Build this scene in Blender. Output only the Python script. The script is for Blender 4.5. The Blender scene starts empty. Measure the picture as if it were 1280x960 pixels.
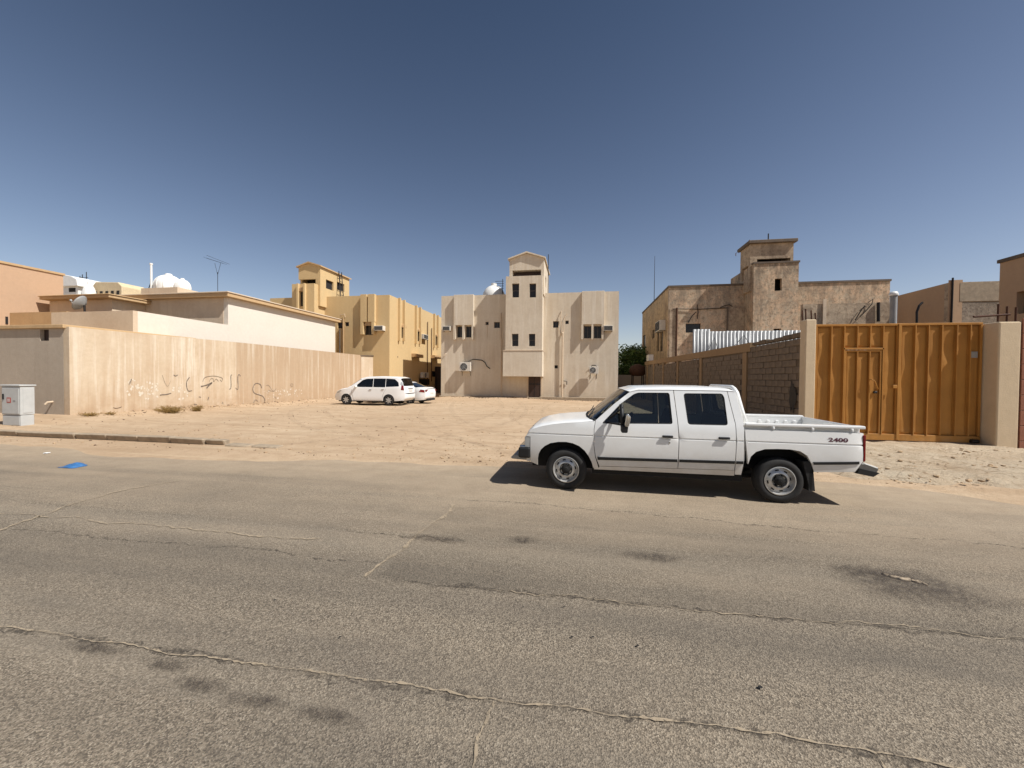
import bpy, bmesh, math, random
from mathutils import Vector, Matrix
from mathutils.geometry import delaunay_2d_cdt
R = math.radians
random.seed(7)
scene = bpy.context.scene
COL = scene.collection

# ------------------------------------------------------------------ camera
F = 481.0; CAM_H = 1.72; YAW = R(9.66); PITCH = R(-1.0); ROLL = R(0.5)
cam = bpy.data.cameras.new('camera'); camo = bpy.data.objects.new('camera', cam); COL.objects.link(camo)
cam.sensor_width = 36.0; cam.lens = 36.0 * F / 1280.0; cam.clip_start = 0.05; cam.clip_end = 6000
camo.location = (0, 0, CAM_H)
camo.matrix_world = (Matrix.Translation((0, 0, CAM_H)) @ Matrix.Rotation(YAW, 4, 'Z') @
                     Matrix.Rotation(PITCH + math.pi / 2, 4, 'X') @ Matrix.Rotation(ROLL, 4, 'Z'))
scene.camera = camo

# ------------------------------------------------------------------ sky, sun, exposure
SUN_E = R(51); SUN_B = R(18)
to_sun = Vector((math.cos(SUN_E) * math.cos(SUN_B), -math.cos(SUN_E) * math.sin(SUN_B), math.sin(SUN_E)))
world = bpy.data.worlds.new('World'); scene.world = world; world.use_nodes = True
wn = world.node_tree
for n in list(wn.nodes): wn.nodes.remove(n)
sky = wn.nodes.new('ShaderNodeTexSky'); sky.sky_type = 'NISHITA'; sky.sun_disc = False
sky.sun_elevation = SUN_E; sky.sun_rotation = math.atan2(to_sun.x, to_sun.y)
sky.altitude = 600; sky.air_density = 1.0; sky.dust_density = 1.2; sky.ozone_density = 2.0
bg = wn.nodes.new('ShaderNodeBackground'); bg.inputs['Strength'].default_value = 0.062
wo = wn.nodes.new('ShaderNodeOutputWorld')
# dusty desert air: the whole dome pales evenly towards the horizon
wc = wn.nodes.new('ShaderNodeTexCoord'); ws = wn.nodes.new('ShaderNodeSeparateXYZ'); wm = wn.nodes.new('ShaderNodeMapRange'); wx = wn.nodes.new('ShaderNodeMix')
wn.links.new(wc.outputs['Generated'], ws.inputs[0]); wn.links.new(ws.outputs[2], wm.inputs['Value'])
wm.inputs['From Min'].default_value = 0.0; wm.inputs['From Max'].default_value = 0.7
wx.data_type = 'RGBA'; wx.inputs[6].default_value = (2.0, 1.68, 1.53, 1); wx.inputs[7].default_value = (0.78, 0.785, 0.80, 1)
wn.links.new(wm.outputs[0], wx.inputs[0])
wmul = wn.nodes.new('ShaderNodeMix'); wmul.data_type = 'RGBA'; wmul.blend_type = 'MULTIPLY'; wmul.inputs[0].default_value = 1.0
wn.links.new(sky.outputs['Color'], wmul.inputs[6]); wn.links.new(wx.outputs[2], wmul.inputs[7])
wn.links.new(wmul.outputs[2], bg.inputs['Color']); wn.links.new(bg.outputs[0], wo.inputs['Surface'])
sl = bpy.data.lights.new('sun', 'SUN'); sl.energy = 4.8; sl.angle = R(0.53); sl.color = (1.0, 0.98, 0.945)
so = bpy.data.objects.new('sun', sl); COL.objects.link(so); so.rotation_euler = to_sun.to_track_quat('Z', 'Y').to_euler()
so.location = (20, -5, 30)
scene.view_settings.view_transform = 'Standard'; scene.view_settings.look = 'None'
scene.view_settings.exposure = 0.3; scene.view_settings.gamma = 1.0
scene.view_settings.use_curve_mapping = False

# ------------------------------------------------------------------ pixel -> place
def ray(px, py):
    x = (px - 640) / F; z = (480 - py) / F; y = 1.0
    c, s = math.cos(ROLL), math.sin(ROLL); x, z = x * c - z * s, x * s + z * c
    c, s = math.cos(PITCH), math.sin(PITCH); y, z = y * c - z * s, y * s + z * c
    c, s = math.cos(YAW), math.sin(YAW)
    return (x * c - y * s, x * s + y * c, z)
def fall(Y):
    return -0.2 * min(max((Y - 12) / 24, 0), 1)
def G(px, py):
    d = ray(px, py); z = 0
    for _ in range(30):
        t = (z - CAM_H) / d[2]; z = fall(d[1] * t)
    return Vector((d[0] * t, d[1] * t, z))
def PY(px, py, Y):
    d = ray(px, py); t = Y / d[1]; return d[0] * t, CAM_H + d[2] * t
def PX(px, py, X):
    d = ray(px, py); t = X / d[0]; return d[1] * t, CAM_H + d[2] * t

# ------------------------------------------------------------------ mesh helpers
def world_loc(o):
    v = Vector((0, 0, 0))
    while o is not None:
        v += o.location; o = o.parent
    return v
def empty(name, loc, rz=0.0):
    o = bpy.data.objects.new(name, None); COL.objects.link(o); o.location = loc; o.rotation_euler = (0, 0, rz)
    o.empty_display_size = 0.3
    return o
def tag(o, label=None, cat=None, group=None, kind=None):
    if label: o['label'] = label
    if cat: o['category'] = cat
    if group: o['group'] = group
    if kind: o['kind'] = kind
    return o
class MB:
    def __init__(s): s.v = []; s.f = []; s.mi = []; s.m = 0
    def add(s, vs, fs):
        b = len(s.v); s.v += [tuple(v) for v in vs]
        for q in fs: s.f.append(tuple(i + b for i in q)); s.mi.append(s.m)
        return s
    def hexa(s, p):   # 8 points: bottom ring 0-3, top ring 4-7
        return s.add(p, [(0, 3, 2, 1), (4, 5, 6, 7), (0, 1, 5, 4), (1, 2, 6, 5), (2, 3, 7, 6), (3, 0, 4, 7)])
    def box(s, x0, x1, y0, y1, z0, z1):
        return s.hexa([(x0, y0, z0), (x1, y0, z0), (x1, y1, z0), (x0, y1, z0), (x0, y0, z1), (x1, y0, z1), (x1, y1, z1), (x0, y1, z1)])
    def mbox(s, f, u0, u1, z0, z1, d0, d1):
        return s.hexa([f(u0, z0, d0), f(u1, z0, d0), f(u1, z0, d1), f(u0, z0, d1), f(u0, z1, d0), f(u1, z1, d0), f(u1, z1, d1), f(u0, z1, d1)])
    def prism(s, pts, f, d0, d1):   # pts (u,z) convex-ish outline, f(u,z,d)
        n = len(pts); vs = [f(u, z, d0) for u, z in pts] + [f(u, z, d1) for u, z in pts]
        fs = [tuple(range(n)), tuple(range(2 * n - 1, n - 1, -1))] + [(i, (i + 1) % n, n + (i + 1) % n, n + i) for i in range(n)]
        return s.add(vs, fs)
    def wall(s, f, u0, u1, z0, z1, holes, th):
        us = sorted({u0, u1} | {h[0] for h in holes} | {h[1] for h in holes})
        zs = sorted({z0, z1} | {h[2] for h in holes} | {h[3] for h in holes})
        us = [u for u in us if u0 <= u <= u1]; zs = [z for z in zs if z0 <= z <= z1]
        nu, nz = len(us) - 1, len(zs) - 1
        def solid(i, j):
            if i < 0 or j < 0 or i >= nu or j >= nz: return False
            cu = (us[i] + us[i + 1]) / 2; cz = (zs[j] + zs[j + 1]) / 2
            return not any(h[0] < cu < h[1] and h[2] < cz < h[3] for h in holes)
        idx = {}; vs = []; fs = []
        def V(i, j, k):
            if (i, j, k) not in idx: idx[(i, j, k)] = len(vs); vs.append(f(us[i], zs[j], th if k else 0.0))
            return idx[(i, j, k)]
        for i in range(nu):
            for j in range(nz):
                if not solid(i, j): continue
                fs.append((V(i, j, 0), V(i + 1, j, 0), V(i + 1, j + 1, 0), V(i, j + 1, 0)))
                fs.append((V(i, j, 1), V(i, j + 1, 1), V(i + 1, j + 1, 1), V(i + 1, j, 1)))
                if not solid(i - 1, j): fs.append((V(i, j, 0), V(i, j + 1, 0), V(i, j + 1, 1), V(i, j, 1)))
                if not solid(i + 1, j): fs.append((V(i + 1, j, 0), V(i + 1, j, 1), V(i + 1, j + 1, 1), V(i + 1, j + 1, 0)))
                if not solid(i, j - 1): fs.append((V(i, j, 0), V(i, j, 1), V(i + 1, j, 1), V(i + 1, j, 0)))
                if not solid(i, j + 1): fs.append((V(i, j + 1, 0), V(i + 1, j + 1, 0), V(i + 1, j + 1, 1), V(i, j + 1, 1)))
        return s.add(vs, fs)
    def tube(s, pts, r, n=8, cap=True):
        pts = [Vector(p) for p in pts]; N = len(pts); rings = []
        rr = r if isinstance(r, (list, tuple)) else [r] * N
        up = None
        for i in range(N):
            t = (pts[min(i + 1, N - 1)] - pts[max(i - 1, 0)]).normalized()
            if up is None:
                up = Vector((0, 0, 1)) if abs(t.z) < 0.9 else Vector((1, 0, 0))
            a = t.cross(up).normalized(); up = a.cross(t).normalized()
            rings.append([pts[i] + (a * math.cos(2 * math.pi * k / n) + up * math.sin(2 * math.pi * k / n)) * rr[i] for k in range(n)])
        vs = [v for q in rings for v in q]; fs = []
        for i in range(N - 1):
            for k in range(n):
                fs.append((i * n + k, i * n + (k + 1) % n, (i + 1) * n + (k + 1) % n, (i + 1) * n + k))
        if cap: fs += [tuple(range(n - 1, -1, -1)), tuple((N - 1) * n + k for k in range(n))]
        return s.add(vs, fs)
    def lathe(s, prof, mtx, n=24, closed=False):   # prof [(r,h)], axis local Z
        vs = []; fs = []
        for r, h in prof:
            for k in range(n):
                a = 2 * math.pi * k / n; vs.append(mtx @ Vector((r * math.cos(a), r * math.sin(a), h)))
        m = len(prof)
        for i in range(m if closed else m - 1):
            j = (i + 1) % m
            for k in range(n): fs.append((i * n + k, i * n + (k + 1) % n, j * n + (k + 1) % n, j * n + k))
        return s.add(vs, fs)
    def build(s, name, mat, parent=None, smooth=False, bevel=0.0, local=False, normals=True, seg=1, angle=None):
        off = Vector((0, 0, 0))
        if parent is not None and not local: off = world_loc(parent)
        me = bpy.data.meshes.new(name)
        me.from_pydata([(v[0] - off.x, v[1] - off.y, v[2] - off.z) for v in s.v], [], s.f)
        mats = mat if isinstance(mat, (list, tuple)) else [mat]
        for m in mats: me.materials.append(m)
        if len(mats) > 1: me.polygons.foreach_set('material_index', s.mi)
        if normals:
            bm = bmesh.new(); bm.from_mesh(me); bmesh.ops.recalc_face_normals(bm, faces=bm.faces); bm.to_mesh(me); bm.free()
        if smooth:
            me.polygons.foreach_set('use_smooth', [True] * len(me.polygons))
            if angle: me.set_sharp_from_angle(angle=R(angle))
        me.update()
        o = bpy.data.objects.new(name, me); COL.objects.link(o)
        if parent is not None: o.parent = parent
        if bevel > 0:
            b = o.modifiers.new('bevel', 'BEVEL'); b.width = bevel; b.segments = seg; b.limit_method = 'ANGLE'; b.angle_limit = R(40)
        return o
def copy_obj(o, parent, loc=None):
    c = o.copy(); COL.objects.link(c); c.parent = parent
    if loc is not None: c.location = loc
    return c
def fY(Y0): return lambda u, z, d: (u, Y0 + d, z)       # faces the road
def fXp(X0): return lambda u, z, d: (X0 - d, u, z)      # faces +X (the sun)
def fXm(X0): return lambda u, z, d: (X0 + d, u, z)      # faces -X
# ------------------------------------------------------------------ materials
def C(r, g, b, k=1.0):
    def l(c):
        c /= 255.0; return (c / 12.92 if c <= 0.04045 else ((c + 0.055) / 1.055) ** 2.4) * k
    return (l(r), l(g), l(b), 1.0)
class NT:
    def __init__(s, name):
        s.m = bpy.data.materials.new(name); s.m.use_nodes = True; s.t = s.m.node_tree
        for n in list(s.t.nodes): s.t.nodes.remove(n)
        s.out = s.t.nodes.new('ShaderNodeOutputMaterial')
        s.co = s.n('ShaderNodeTexCoord').outputs['Object']
    def n(s, ty, ins=None, **props):
        n = s.t.nodes.new(ty)
        for k, v in props.items(): setattr(n, k, v)
        if ins:
            for k, v in ins.items():
                sk = n.inputs[k]
                if isinstance(v, bpy.types.NodeSocket): s.t.links.new(v, sk)
                else: sk.default_value = v
        return n
    def map(s, scale, loc=(0, 0, 0)):
        return s.n('ShaderNodeMapping', {'Vector': s.co, 'Scale': scale, 'Location': loc}).outputs[0]
    def noise(s, scale, detail=4, rough=0.6, vec=None, dist=0.0):
        return s.n('ShaderNodeTexNoise', {'Vector': vec if vec is not None else s.co, 'Scale': scale, 'Detail': detail, 'Roughness': rough, 'Distortion': dist}).outputs[0]
    def vor(s, scale, vec=None, feature='F1', out=0, rnd=1.0):
        return s.n('ShaderNodeTexVoronoi', {'Vector': vec if vec is not None else s.co, 'Scale': scale, 'Randomness': rnd}, feature=feature).outputs[out]
    def ramp(s, fac, a, b, ca=0.0, cb=1.0):
        return s.n('ShaderNodeMapRange', {'Value': fac, 'From Min': a, 'From Max': b, 'To Min': ca, 'To Max': cb}, clamp=True).outputs[0]
    def mix(s, fac, a, b, mode='MIX'):
        n = s.n('ShaderNodeMix', data_type='RGBA', blend_type=mode)
        for sk, v in ((n.inputs[0], fac), (n.inputs[6], a), (n.inputs[7], b)):
            if isinstance(v, bpy.types.NodeSocket): s.t.links.new(v, sk)
            else: sk.default_value = v
        return n.outputs[2]
    def math(s, op, a, b=0.0):
        n = s.n('ShaderNodeMath', operation=op)
        for i, v in enumerate((a, b)):
            if isinstance(v, bpy.types.NodeSocket): s.t.links.new(v, n.inputs[i])
            else: n.inputs[i].default_value = v
        return n.outputs[0]
    def sep(s, v=None): return s.n('ShaderNodeSeparateXYZ', {0: v if v is not None else s.co}).outputs
    def bump(s, h, strength=0.3, dist=0.01, normal=None):
        d = {'Height': h, 'Strength': strength, 'Distance': dist}
        if normal is not None: d['Normal'] = normal
        return s.n('ShaderNodeBump', d).outputs[0]
    def bsdf(s, col, rough=0.8, normal=None, metal=0.0, spec=0.5, coat=0.0, emis=None):
        d = {'Base Color': col, 'Roughness': rough, 'Metallic': metal, 'Specular IOR Level': spec, 'Coat Weight': coat}
        if normal is not None: d['Normal'] = normal
        b = s.n('ShaderNodeBsdfPrincipled', d)
        if coat: b.inputs['Coat Roughness'].default_value = 0.06
        s.t.links.new(b.outputs[0], s.out.inputs['Surface']); return s.m
def plaster(name, base, dark, light=None, streak=0.5, blot=0.5, bs=0.25, grime=0.0, sc=1.0, ss=1.0):
    t = NT(name)
    big = t.noise(0.5 * sc, 5, 0.65); fine = t.noise(6.0, 5, 0.7)
    c = t.mix(t.ramp(big, 0.35, 0.7, 0, blot), base, dark)
    st = t.noise(1.0, 6, 0.65, t.map((3.2 * ss, 3.2 * ss, 0.16)), 0.3)
    c = t.mix(t.math('MULTIPLY', t.ramp(st, 0.46, 0.66, 0, streak), t.ramp(t.noise(0.28, 3, 0.5, t.map((1, 1, 1), (4, 9, 2))), 0.42, 0.6, 0.15, 1.2)), c, dark)
    if light: 
        st2 = t.noise(1.0, 5, 0.65, t.map((3.0 * ss, 3.0 * ss, 0.2), (7, 3, 1)))
        c = t.mix(t.math('MULTIPLY', t.ramp(st2, 0.5, 0.64, 0, 0.9), t.ramp(t.noise(0.35, 3, 0.5), 0.35, 0.6, 0.25, 1)), c, light)
    if grime > 0:
        gm = t.noise(2.3, 6, 0.7)
        gm = t.math('MULTIPLY', t.ramp(t.sep()[2], 0.0, 1.3, 1, 0), t.ramp(gm, 0.3, 0.65))
        c = t.mix(t.math('MULTIPLY', gm, grime), c, dark)
    c = t.mix(t.ramp(fine, 0.3, 0.7, 0.0, 0.16), c, (dark[0] * 0.6, dark[1] * 0.6, dark[2] * 0.6, 1))
    n = t.bump(t.noise(28, 6, 0.7), bs, 0.02); n = t.bump(t.noise(2.2, 3, 0.5), 0.3, 0.03, n)
    return t.bsdf(c, 0.93, n, spec=0.2)
def peeling(name, a, b, c3, s=1.0, edge=0.5, top=None):
    t = NT(name)
    n1 = t.noise(1.3 * s, 9, 0.72, None, 0.4); n2 = t.noise(4.5 * s, 8, 0.75); st = t.noise(1.0, 6, 0.7, t.map((2.6, 2.6, 0.35)))
    c = t.mix(t.ramp(n1, 0.42, 0.58), a, b); c = t.mix(t.ramp(t.noise(0.45, 7, 0.7, None, 0.6), 0.48, 0.66, 0, 0.7), c, (c3[0] * 1.25, c3[1] * 1.25, c3[2] * 1.25, 1))
    c = t.mix(t.ramp(n2, 0.5, 0.6, 0, 0.7), c, c3)
    c = t.mix(t.ramp(t.noise(9 * s, 9, 0.8, t.map((1, 1, .6), (3, 1, 2))), 0.5, 0.6, 0, 0.6), c, (a[0] * 1.15, a[1] * 1.15, a[2] * 1.12, 1))
    c = t.mix(t.ramp(st, 0.5, 0.75, 0, 0.6), c, (c3[0] * 0.55, c3[1] * 0.55, c3[2] * 0.55, 1))
    c = t.mix(t.ramp(t.noise(17, 5, 0.7), 0.45, 0.7, 0, 0.35), c, (b[0] * 0.45, b[1] * 0.45, b[2] * 0.45, 1))
    if top:   # dark run-off below the parapet
        r = t.math('MULTIPLY', t.ramp(t.sep()[2], top - 4.5, top, 0, 1), t.ramp(t.noise(1.0, 7, 0.75, t.map((1.5, 1.5, 0.5), (2, 8, 1)), 0.5), 0.4, 0.6))
        c = t.mix(t.math('MULTIPLY', r, 0.75), c, C(112, 102, 90))
    n = t.bump(n2, 0.5, 0.04); n = t.bump(t.noise(35, 5, 0.7), 0.35, 0.015, n)
    return t.bsdf(c, 0.95, n, spec=0.15)
def simple(name, col, rough=0.6, metal=0.0, var=0.15, nsc=9.0, bs=0.05, coat=0.0, spec=0.5):
    t = NT(name); k = 1.0 - var * 2
    c = t.mix(t.ramp(t.noise(nsc, 5, 0.65), 0.3, 0.75), col, (col[0] * k, col[1] * k, col[2] * k, 1))
    n = t.bump(t.noise(40, 3, 0.6), bs, 0.01)
    return t.bsdf(c, rough, n, metal, spec, coat)

M = {}
def sand_color(t):
    a = t.mix(t.ramp(t.noise(0.22, 6, 0.6), 0.35, 0.68), C(199, 175, 146), C(184, 158, 129))
    a = t.mix(t.ramp(t.noise(2.3, 7, 0.7), 0.42, 0.7, 0, 0.65), a, C(168, 141, 111))
    # faint wheel ruts running diagonally across the lot
    rut = t.noise(1.0, 5, 0.6, t.n('ShaderNodeMapping', {'Vector': t.co, 'Rotation': (0, 0, R(35)), 'Scale': (0.16, 1.7, 1)}).outputs[0])
    a = t.mix(t.ramp(rut, 0.5, 0.68, 0, 0.55), a, C(162, 138, 110))
    a = t.mix(t.ramp(t.noise(1.0, 5, 0.6, t.n('ShaderNodeMapping', {'Vector': t.co, 'Rotation': (0, 0, R(12)), 'Scale': (0.2, 2.6, 1)}).outputs[0]), 0.55, 0.72, 0, 0.5), a, C(212, 192, 162))
    a = t.mix(t.ramp(t.vor(11), 0.05, 0.13, 0.5, 0), a, C(116, 90, 66))
    a = t.mix(t.ramp(t.vor(6.3, t.map((1, 1, 1), (3, 1, 0))), 0.035, 0.08, 0.75, 0), a, C(226, 205, 172))
    return t.mix(t.ramp(t.noise(75, 3, 0.8), 0.35, 0.75, 0, 0.3), a, C(120, 92, 66))
def mk_sand():
    t = NT('sand_ground'); c = sand_color(t)
    n = t.bump(t.noise(9, 8, 0.75), 0.7, 0.05); n = t.bump(t.noise(60, 4, 0.8), 0.5, 0.015, n)
    return t.bsdf(c, 0.96, n, spec=0.1)
M['sand'] = mk_sand()
def mk_asphalt(name='worn_asphalt', k=1.0):
    t = NT(name); x, y, z = t.sep()
    agg = t.vor(135, None, 'F1', 1)       # coloured aggregate cells
    g = t.n('ShaderNodeSeparateColor', {0: agg}).outputs
    c = t.mix(t.ramp(g[0], 0.15, 0.9), C(84, 75, 64, k), C(164, 149, 128, k))
    c = t.mix(t.ramp(g[1], 0.72, 0.95, 0, 0.75), c, C(196, 182, 160, k))
    c = t.mix(t.ramp(g[2], 0.8, 0.97, 0, 0.8), c, C(52, 46, 40, k))
    c = t.mix(t.ramp(t.vor(240, None, 'F1', 0), 0.25, 0.6, 0, 0.45), c, C(84, 77, 68, k))
    c = t.mix(t.ramp(t.noise(0.35, 6, 0.6, t.map((0.35, 1.2, 1))), 0.36, 0.66, 0, 0.4), c, C(146, 132, 113, k))
    c = t.mix(t.ramp(t.noise(0.9, 6, 0.65, t.map((0.3, 1.5, 1), (4, 2, 0))), 0.48, 0.7, 0, 0.5), c, C(94, 87, 78, k))
    c = t.mix(t.ramp(t.noise(5, 6, 0.7, t.map((0.6, 1.3, 1))), 0.6, 0.75, 0, 0.4), c, C(88, 77, 66))
    lane = t.noise(1.0, 4, 0.6, t.map((0.03, 0.9, 1), (1, 9, 0)))
    c = t.mix(t.ramp(lane, 0.5, 0.66, 0, 0.4), c, C(84, 78, 70, k)); c = t.mix(t.ramp(lane, 0.48, 0.34, 0, 0.3), c, C(152, 140, 122, k))
    # wind-blown sand lying thicker towards the lot
    e = t.math('ADD', y, t.math('MULTIPLY', t.math('SUBTRACT', t.noise(0.55, 7, 0.7, t.map((0.5, 1.0, 1), (2, 5, 0))), 0.5), 4.2))
    e = t.math('SUBTRACT', e, t.math('MULTIPLY', t.ramp(t.noise(1.0, 4, 0.6, t.map((0.12, 2.4, 1))), 0.5, 0.7), 0.9))
    s = t.mix(t.ramp(t.noise(2.3, 7, 0.7), 0.4, 0.7), C(180, 160, 134), C(164, 144, 119))
    c = t.mix(t.ramp(e, 3.3, 8.1, 0.0, 0.92), c, s)
    n = t.bump(t.vor(135), 0.7, 0.006); n = t.bump(t.noise(18, 6, 0.7), 0.35, 0.02, n)
    return t.bsdf(c, 0.9, n, spec=0.25)
M['asphalt'] = mk_asphalt(); M['asphalt_patch'] = mk_asphalt('patched_asphalt', 0.86)
def broken(name, col, sc, lo, hi, amt):
    t = NT(name); fac = t.math('MULTIPLY', t.ramp(t.noise(sc, 7, 0.75), lo, hi), t.ramp(t.noise(2.2, 4, 0.6), 0.34, 0.5, amt * 0.25, amt))
    b = t.n('ShaderNodeBsdfPrincipled', {'Base Color': t.mix(t.noise(60, 4, 0.7), col, (col[0] * .6, col[1] * .6, col[2] * .6, 1)), 'Roughness': 0.95})
    tr = t.n('ShaderNodeBsdfTransparent'); mx = t.n('ShaderNodeMixShader', {0: fac, 1: tr.outputs[0], 2: b.outputs[0]})
    t.t.links.new(mx.outputs[0], t.out.inputs['Surface']); return t.m
M['crack_sand'] = broken('crack_filled_with_sand', C(176, 158, 132), 38, 0.36, 0.48, 0.9)
M['crack_dark'] = broken('dark_asphalt_seam', C(80, 72, 63), 30, 0.44, 0.60, 0.65)  # dark seam, with the crack's shadow painted in as flat colour
M['track'] = broken('pressed_tyre_track', C(160, 136, 108), 4, 0.42, 0.66, 0.2)
M['stain'] = None
def mk_stain():
    t = NT('oil_stain'); u = t.sep(t.n('ShaderNodeTexCoord').outputs['Generated'])
    dx = t.math('SUBTRACT', u[0], 0.5); dy = t.math('SUBTRACT', u[1], 0.5)
    d = t.math('SQRT', t.math('ADD', t.math('MULTIPLY', dx, dx), t.math('MULTIPLY', dy, dy)))
    d = t.math('ADD', d, t.math('MULTIPLY', t.math('SUBTRACT', t.noise(3.5, 8, 0.75), 0.5), 0.55))
    fac = t.math('MULTIPLY', t.ramp(d, 0.12, 0.44, 1.0, 0), t.math('MULTIPLY', t.ramp(t.vor(105), 0.1, 0.6, 1.0, 0.35), t.ramp(t.noise(16, 6, 0.75), 0.36, 0.56, 0.1, 1)))
    b = t.n('ShaderNodeBsdfPrincipled', {'Base Color': C(62, 53, 46), 'Roughness': 0.7})
    tr = t.n('ShaderNodeBsdfTransparent'); mx = t.n('ShaderNodeMixShader', {0: fac, 1: tr.outputs[0], 2: b.outputs[0]})
    t.t.links.new(mx.outputs[0], t.out.inputs['Surface']); return t.m
M['stain'] = mk_stain()
def mk_apron():
    t = NT('broken_cream_pavement')
    w = t.n('ShaderNodeMapping', {'Vector': t.co, 'Rotation': (0, 0, R(-25)), 'Scale': (1.0, 2.2, 1)}).outputs[0]
    v = t.vor(2.6, w, 'DISTANCE_TO_EDGE'); 
    c = t.mix(t.ramp(t.noise(0.8, 7, 0.7), 0.35, 0.68), C(220, 203, 176), C(198, 175, 146))
    c = t.mix(t.ramp(t.noise(5, 7, 0.75), 0.5, 0.7, 0, 0.6), c, C(160, 132, 100))
    c = t.mix(t.math('MULTIPLY', t.ramp(v, 0.0, 0.05, 0.8, 0), t.ramp(t.noise(1.3, 5, 0.7), 0.42, 0.6)), c, C(146, 120, 94))
    c = t.mix(t.ramp(t.noise(60, 3, 0.8), 0.4, 0.75, 0, 0.35), c, C(120, 98, 76))
    n = t.bump(t.ramp(v, 0, 0.06), 0.25, 0.03); n = t.bump(t.noise(9, 8, 0.75, w), 1.0, 0.08, n)
    return t.bsdf(c, 0.95, n, spec=0.1)
M['apron'] = mk_apron()
M['kerb'] = simple('dusty_concrete_kerb', C(168, 150, 126), 0.92, 0, 0.2, 6, 0.4)
M['rock'] = simple('pale_rubble', C(186, 158, 124), 0.95, 0, 0.25, 3, 0.4)
M['rock_dark'] = simple('brown_rubble', C(112, 88, 66), 0.95, 0, 0.25, 3, 0.4)

M['wall_cream'] = plaster('streaked_cream_plaster', C(206, 188, 162), C(178, 150, 120), C(220, 208, 188), 0.45, 0.5, 0.35, 1.0, 1.6, 1.4)
M['wall_tan'] = plaster('streaked_tan_plaster', C(186, 162, 134), C(172, 145, 116), C(208, 194, 172), 0.35, 0.45, 0.35, 0.7, 1.4, 1.5)
M['wall_grey'] = plaster('grey_beige_plaster', C(180, 167, 150), C(152, 138, 122), None, 0.2, 0.35, 0.4, 0.5)
M['villa_white'] = plaster('cream_white_plaster', C(220, 211, 197), C(208, 196, 178), None, 0.15, 0.25, 0.15)
M['villa_beige'] = plaster('weathered_shaded_cream_plaster', C(210, 192, 168), C(178, 154, 128), None, 0.35, 0.5, 0.25)  # streaked by wear; its darker tone also paints shade on the villa fronts
M['slab_tan'] = plaster('tan_roof_edge', C(196, 166, 126), C(164, 132, 96), None, 0.2, 0.3, 0.2)
M['salmon'] = plaster('salmon_plaster', C(192, 160, 131), C(184, 151, 122), None, 0.1, 0.3, 0.1)
M['yellow'] = plaster('ochre_yellow_plaster', C(205, 178, 133), C(192, 161, 115), None, 0.25, 0.3, 0.15)
M['beige_mid'] = plaster('rough_pinkish_beige_plaster', C(216, 203, 182), C(190, 172, 148), C(224, 213, 195), 0.4, 0.5, 0.6, 0.7, 1.4)
M['old'] = peeling('peeling_pink_plaster', C(218, 186, 154), C(198, 182, 158), C(122, 108, 92), 1.0, top=9.8)
M['old_grey'] = peeling('bare_grey_plaster', C(176, 158, 136), C(196, 176, 150), C(120, 102, 86), 0.8)
M['old_side'] = peeling('ochre_worn_plaster', C(198, 170, 132), C(182, 158, 128), C(122, 104, 84), 0.7)
M['coping'] = simple('dark_roof_coping', C(112, 98, 84), 0.9, 0, 0.25, 2, 0.2)
M['block'] = simple('grey_brown_concrete_block', C(128, 112, 94), 0.95, 0, 0.22, 4, 0.5)
M['mortar'] = simple('crumbling_mortar', C(116, 100, 82), 0.95, 0, 0.2, 4, 0.5)
M['concrete_tan'] = plaster('tan_concrete', C(190, 158, 118), C(158, 126, 90), None, 0.4, 0.4, 0.4)
M['concrete_brown'] = plaster('brown_concrete', C(160, 134, 102), C(132, 108, 82), None, 0.4, 0.4, 0.4)
M['old_rubble'] = peeling('crumbling_grey_render', C(168, 154, 136), C(148, 134, 118), C(96, 84, 72), 2.6)
M['pillar'] = plaster('beige_gate_pillar_plaster', C(208, 188, 158), C(186, 162, 130), None, 0.12, 0.3, 0.3, 0.35)
M['brown_bldg'] = plaster('brown_plaster', C(184, 154, 124), C(168, 138, 110), None, 0.1, 0.2, 0.2)
M['red_tile'] = simple('red_brown_stone_tile', C(150, 96, 72), 0.85, 0, 0.2, 5, 0.3)
M['grout'] = simple('pale_grout', C(178, 140, 116), 0.95, 0, 0.1, 5, 0.2)
def mk_gate():
    t = NT('ochre_painted_steel')
    c = t.mix(t.ramp(t.noise(0.9, 6, 0.65), 0.35, 0.7), C(176, 124, 58), C(156, 108, 50))
    st = t.noise(1.0, 6, 0.7, t.map((5, 5, 0.3))); c = t.mix(t.ramp(st, 0.5, 0.75, 0, 0.5), c, C(122, 84, 44))
    c = t.mix(t.ramp(t.noise(22, 4, 0.7), 0.68, 0.75, 0, 0.6), c, C(90, 56, 32))
    c = t.mix(t.math('MULTIPLY', t.ramp(t.sep()[2], 0.0, 0.7, 1, 0), t.ramp(t.noise(3, 5, 0.7), 0.4, 0.65, 0, 0.5)), c, C(176, 140, 96))
    n = t.bump(t.noise(2.0, 3, 0.5, t.map((1.2, 1.2, 0.9))), 0.35, 0.05)
    return t.bsdf(c, 0.68, n, spec=0.25)
M['gate'] = mk_gate()
M['zinc'] = simple('galvanised_sheet', C(176, 176, 175), 0.5, 0.3, 0.12, 2, 0.05)
M['rust'] = simple('rusty_iron', C(92, 60, 42), 0.85, 0.2, 0.3, 12, 0.3)
M['iron'] = simple('dark_iron', C(46, 42, 40), 0.6, 0.4, 0.2, 10, 0.1)
M['dark'] = simple('dark_interior', C(34, 30, 28), 0.9, 0, 0.1, 5, 0.0)
M['door_dark'] = simple('dark_brown_metal_door', C(66, 46, 36), 0.6, 0.1, 0.2, 5, 0.1)
M['frame_alu'] = simple('brown_window_frame', C(92, 80, 70), 0.5, 0.3, 0.1, 5, 0.02)
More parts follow.
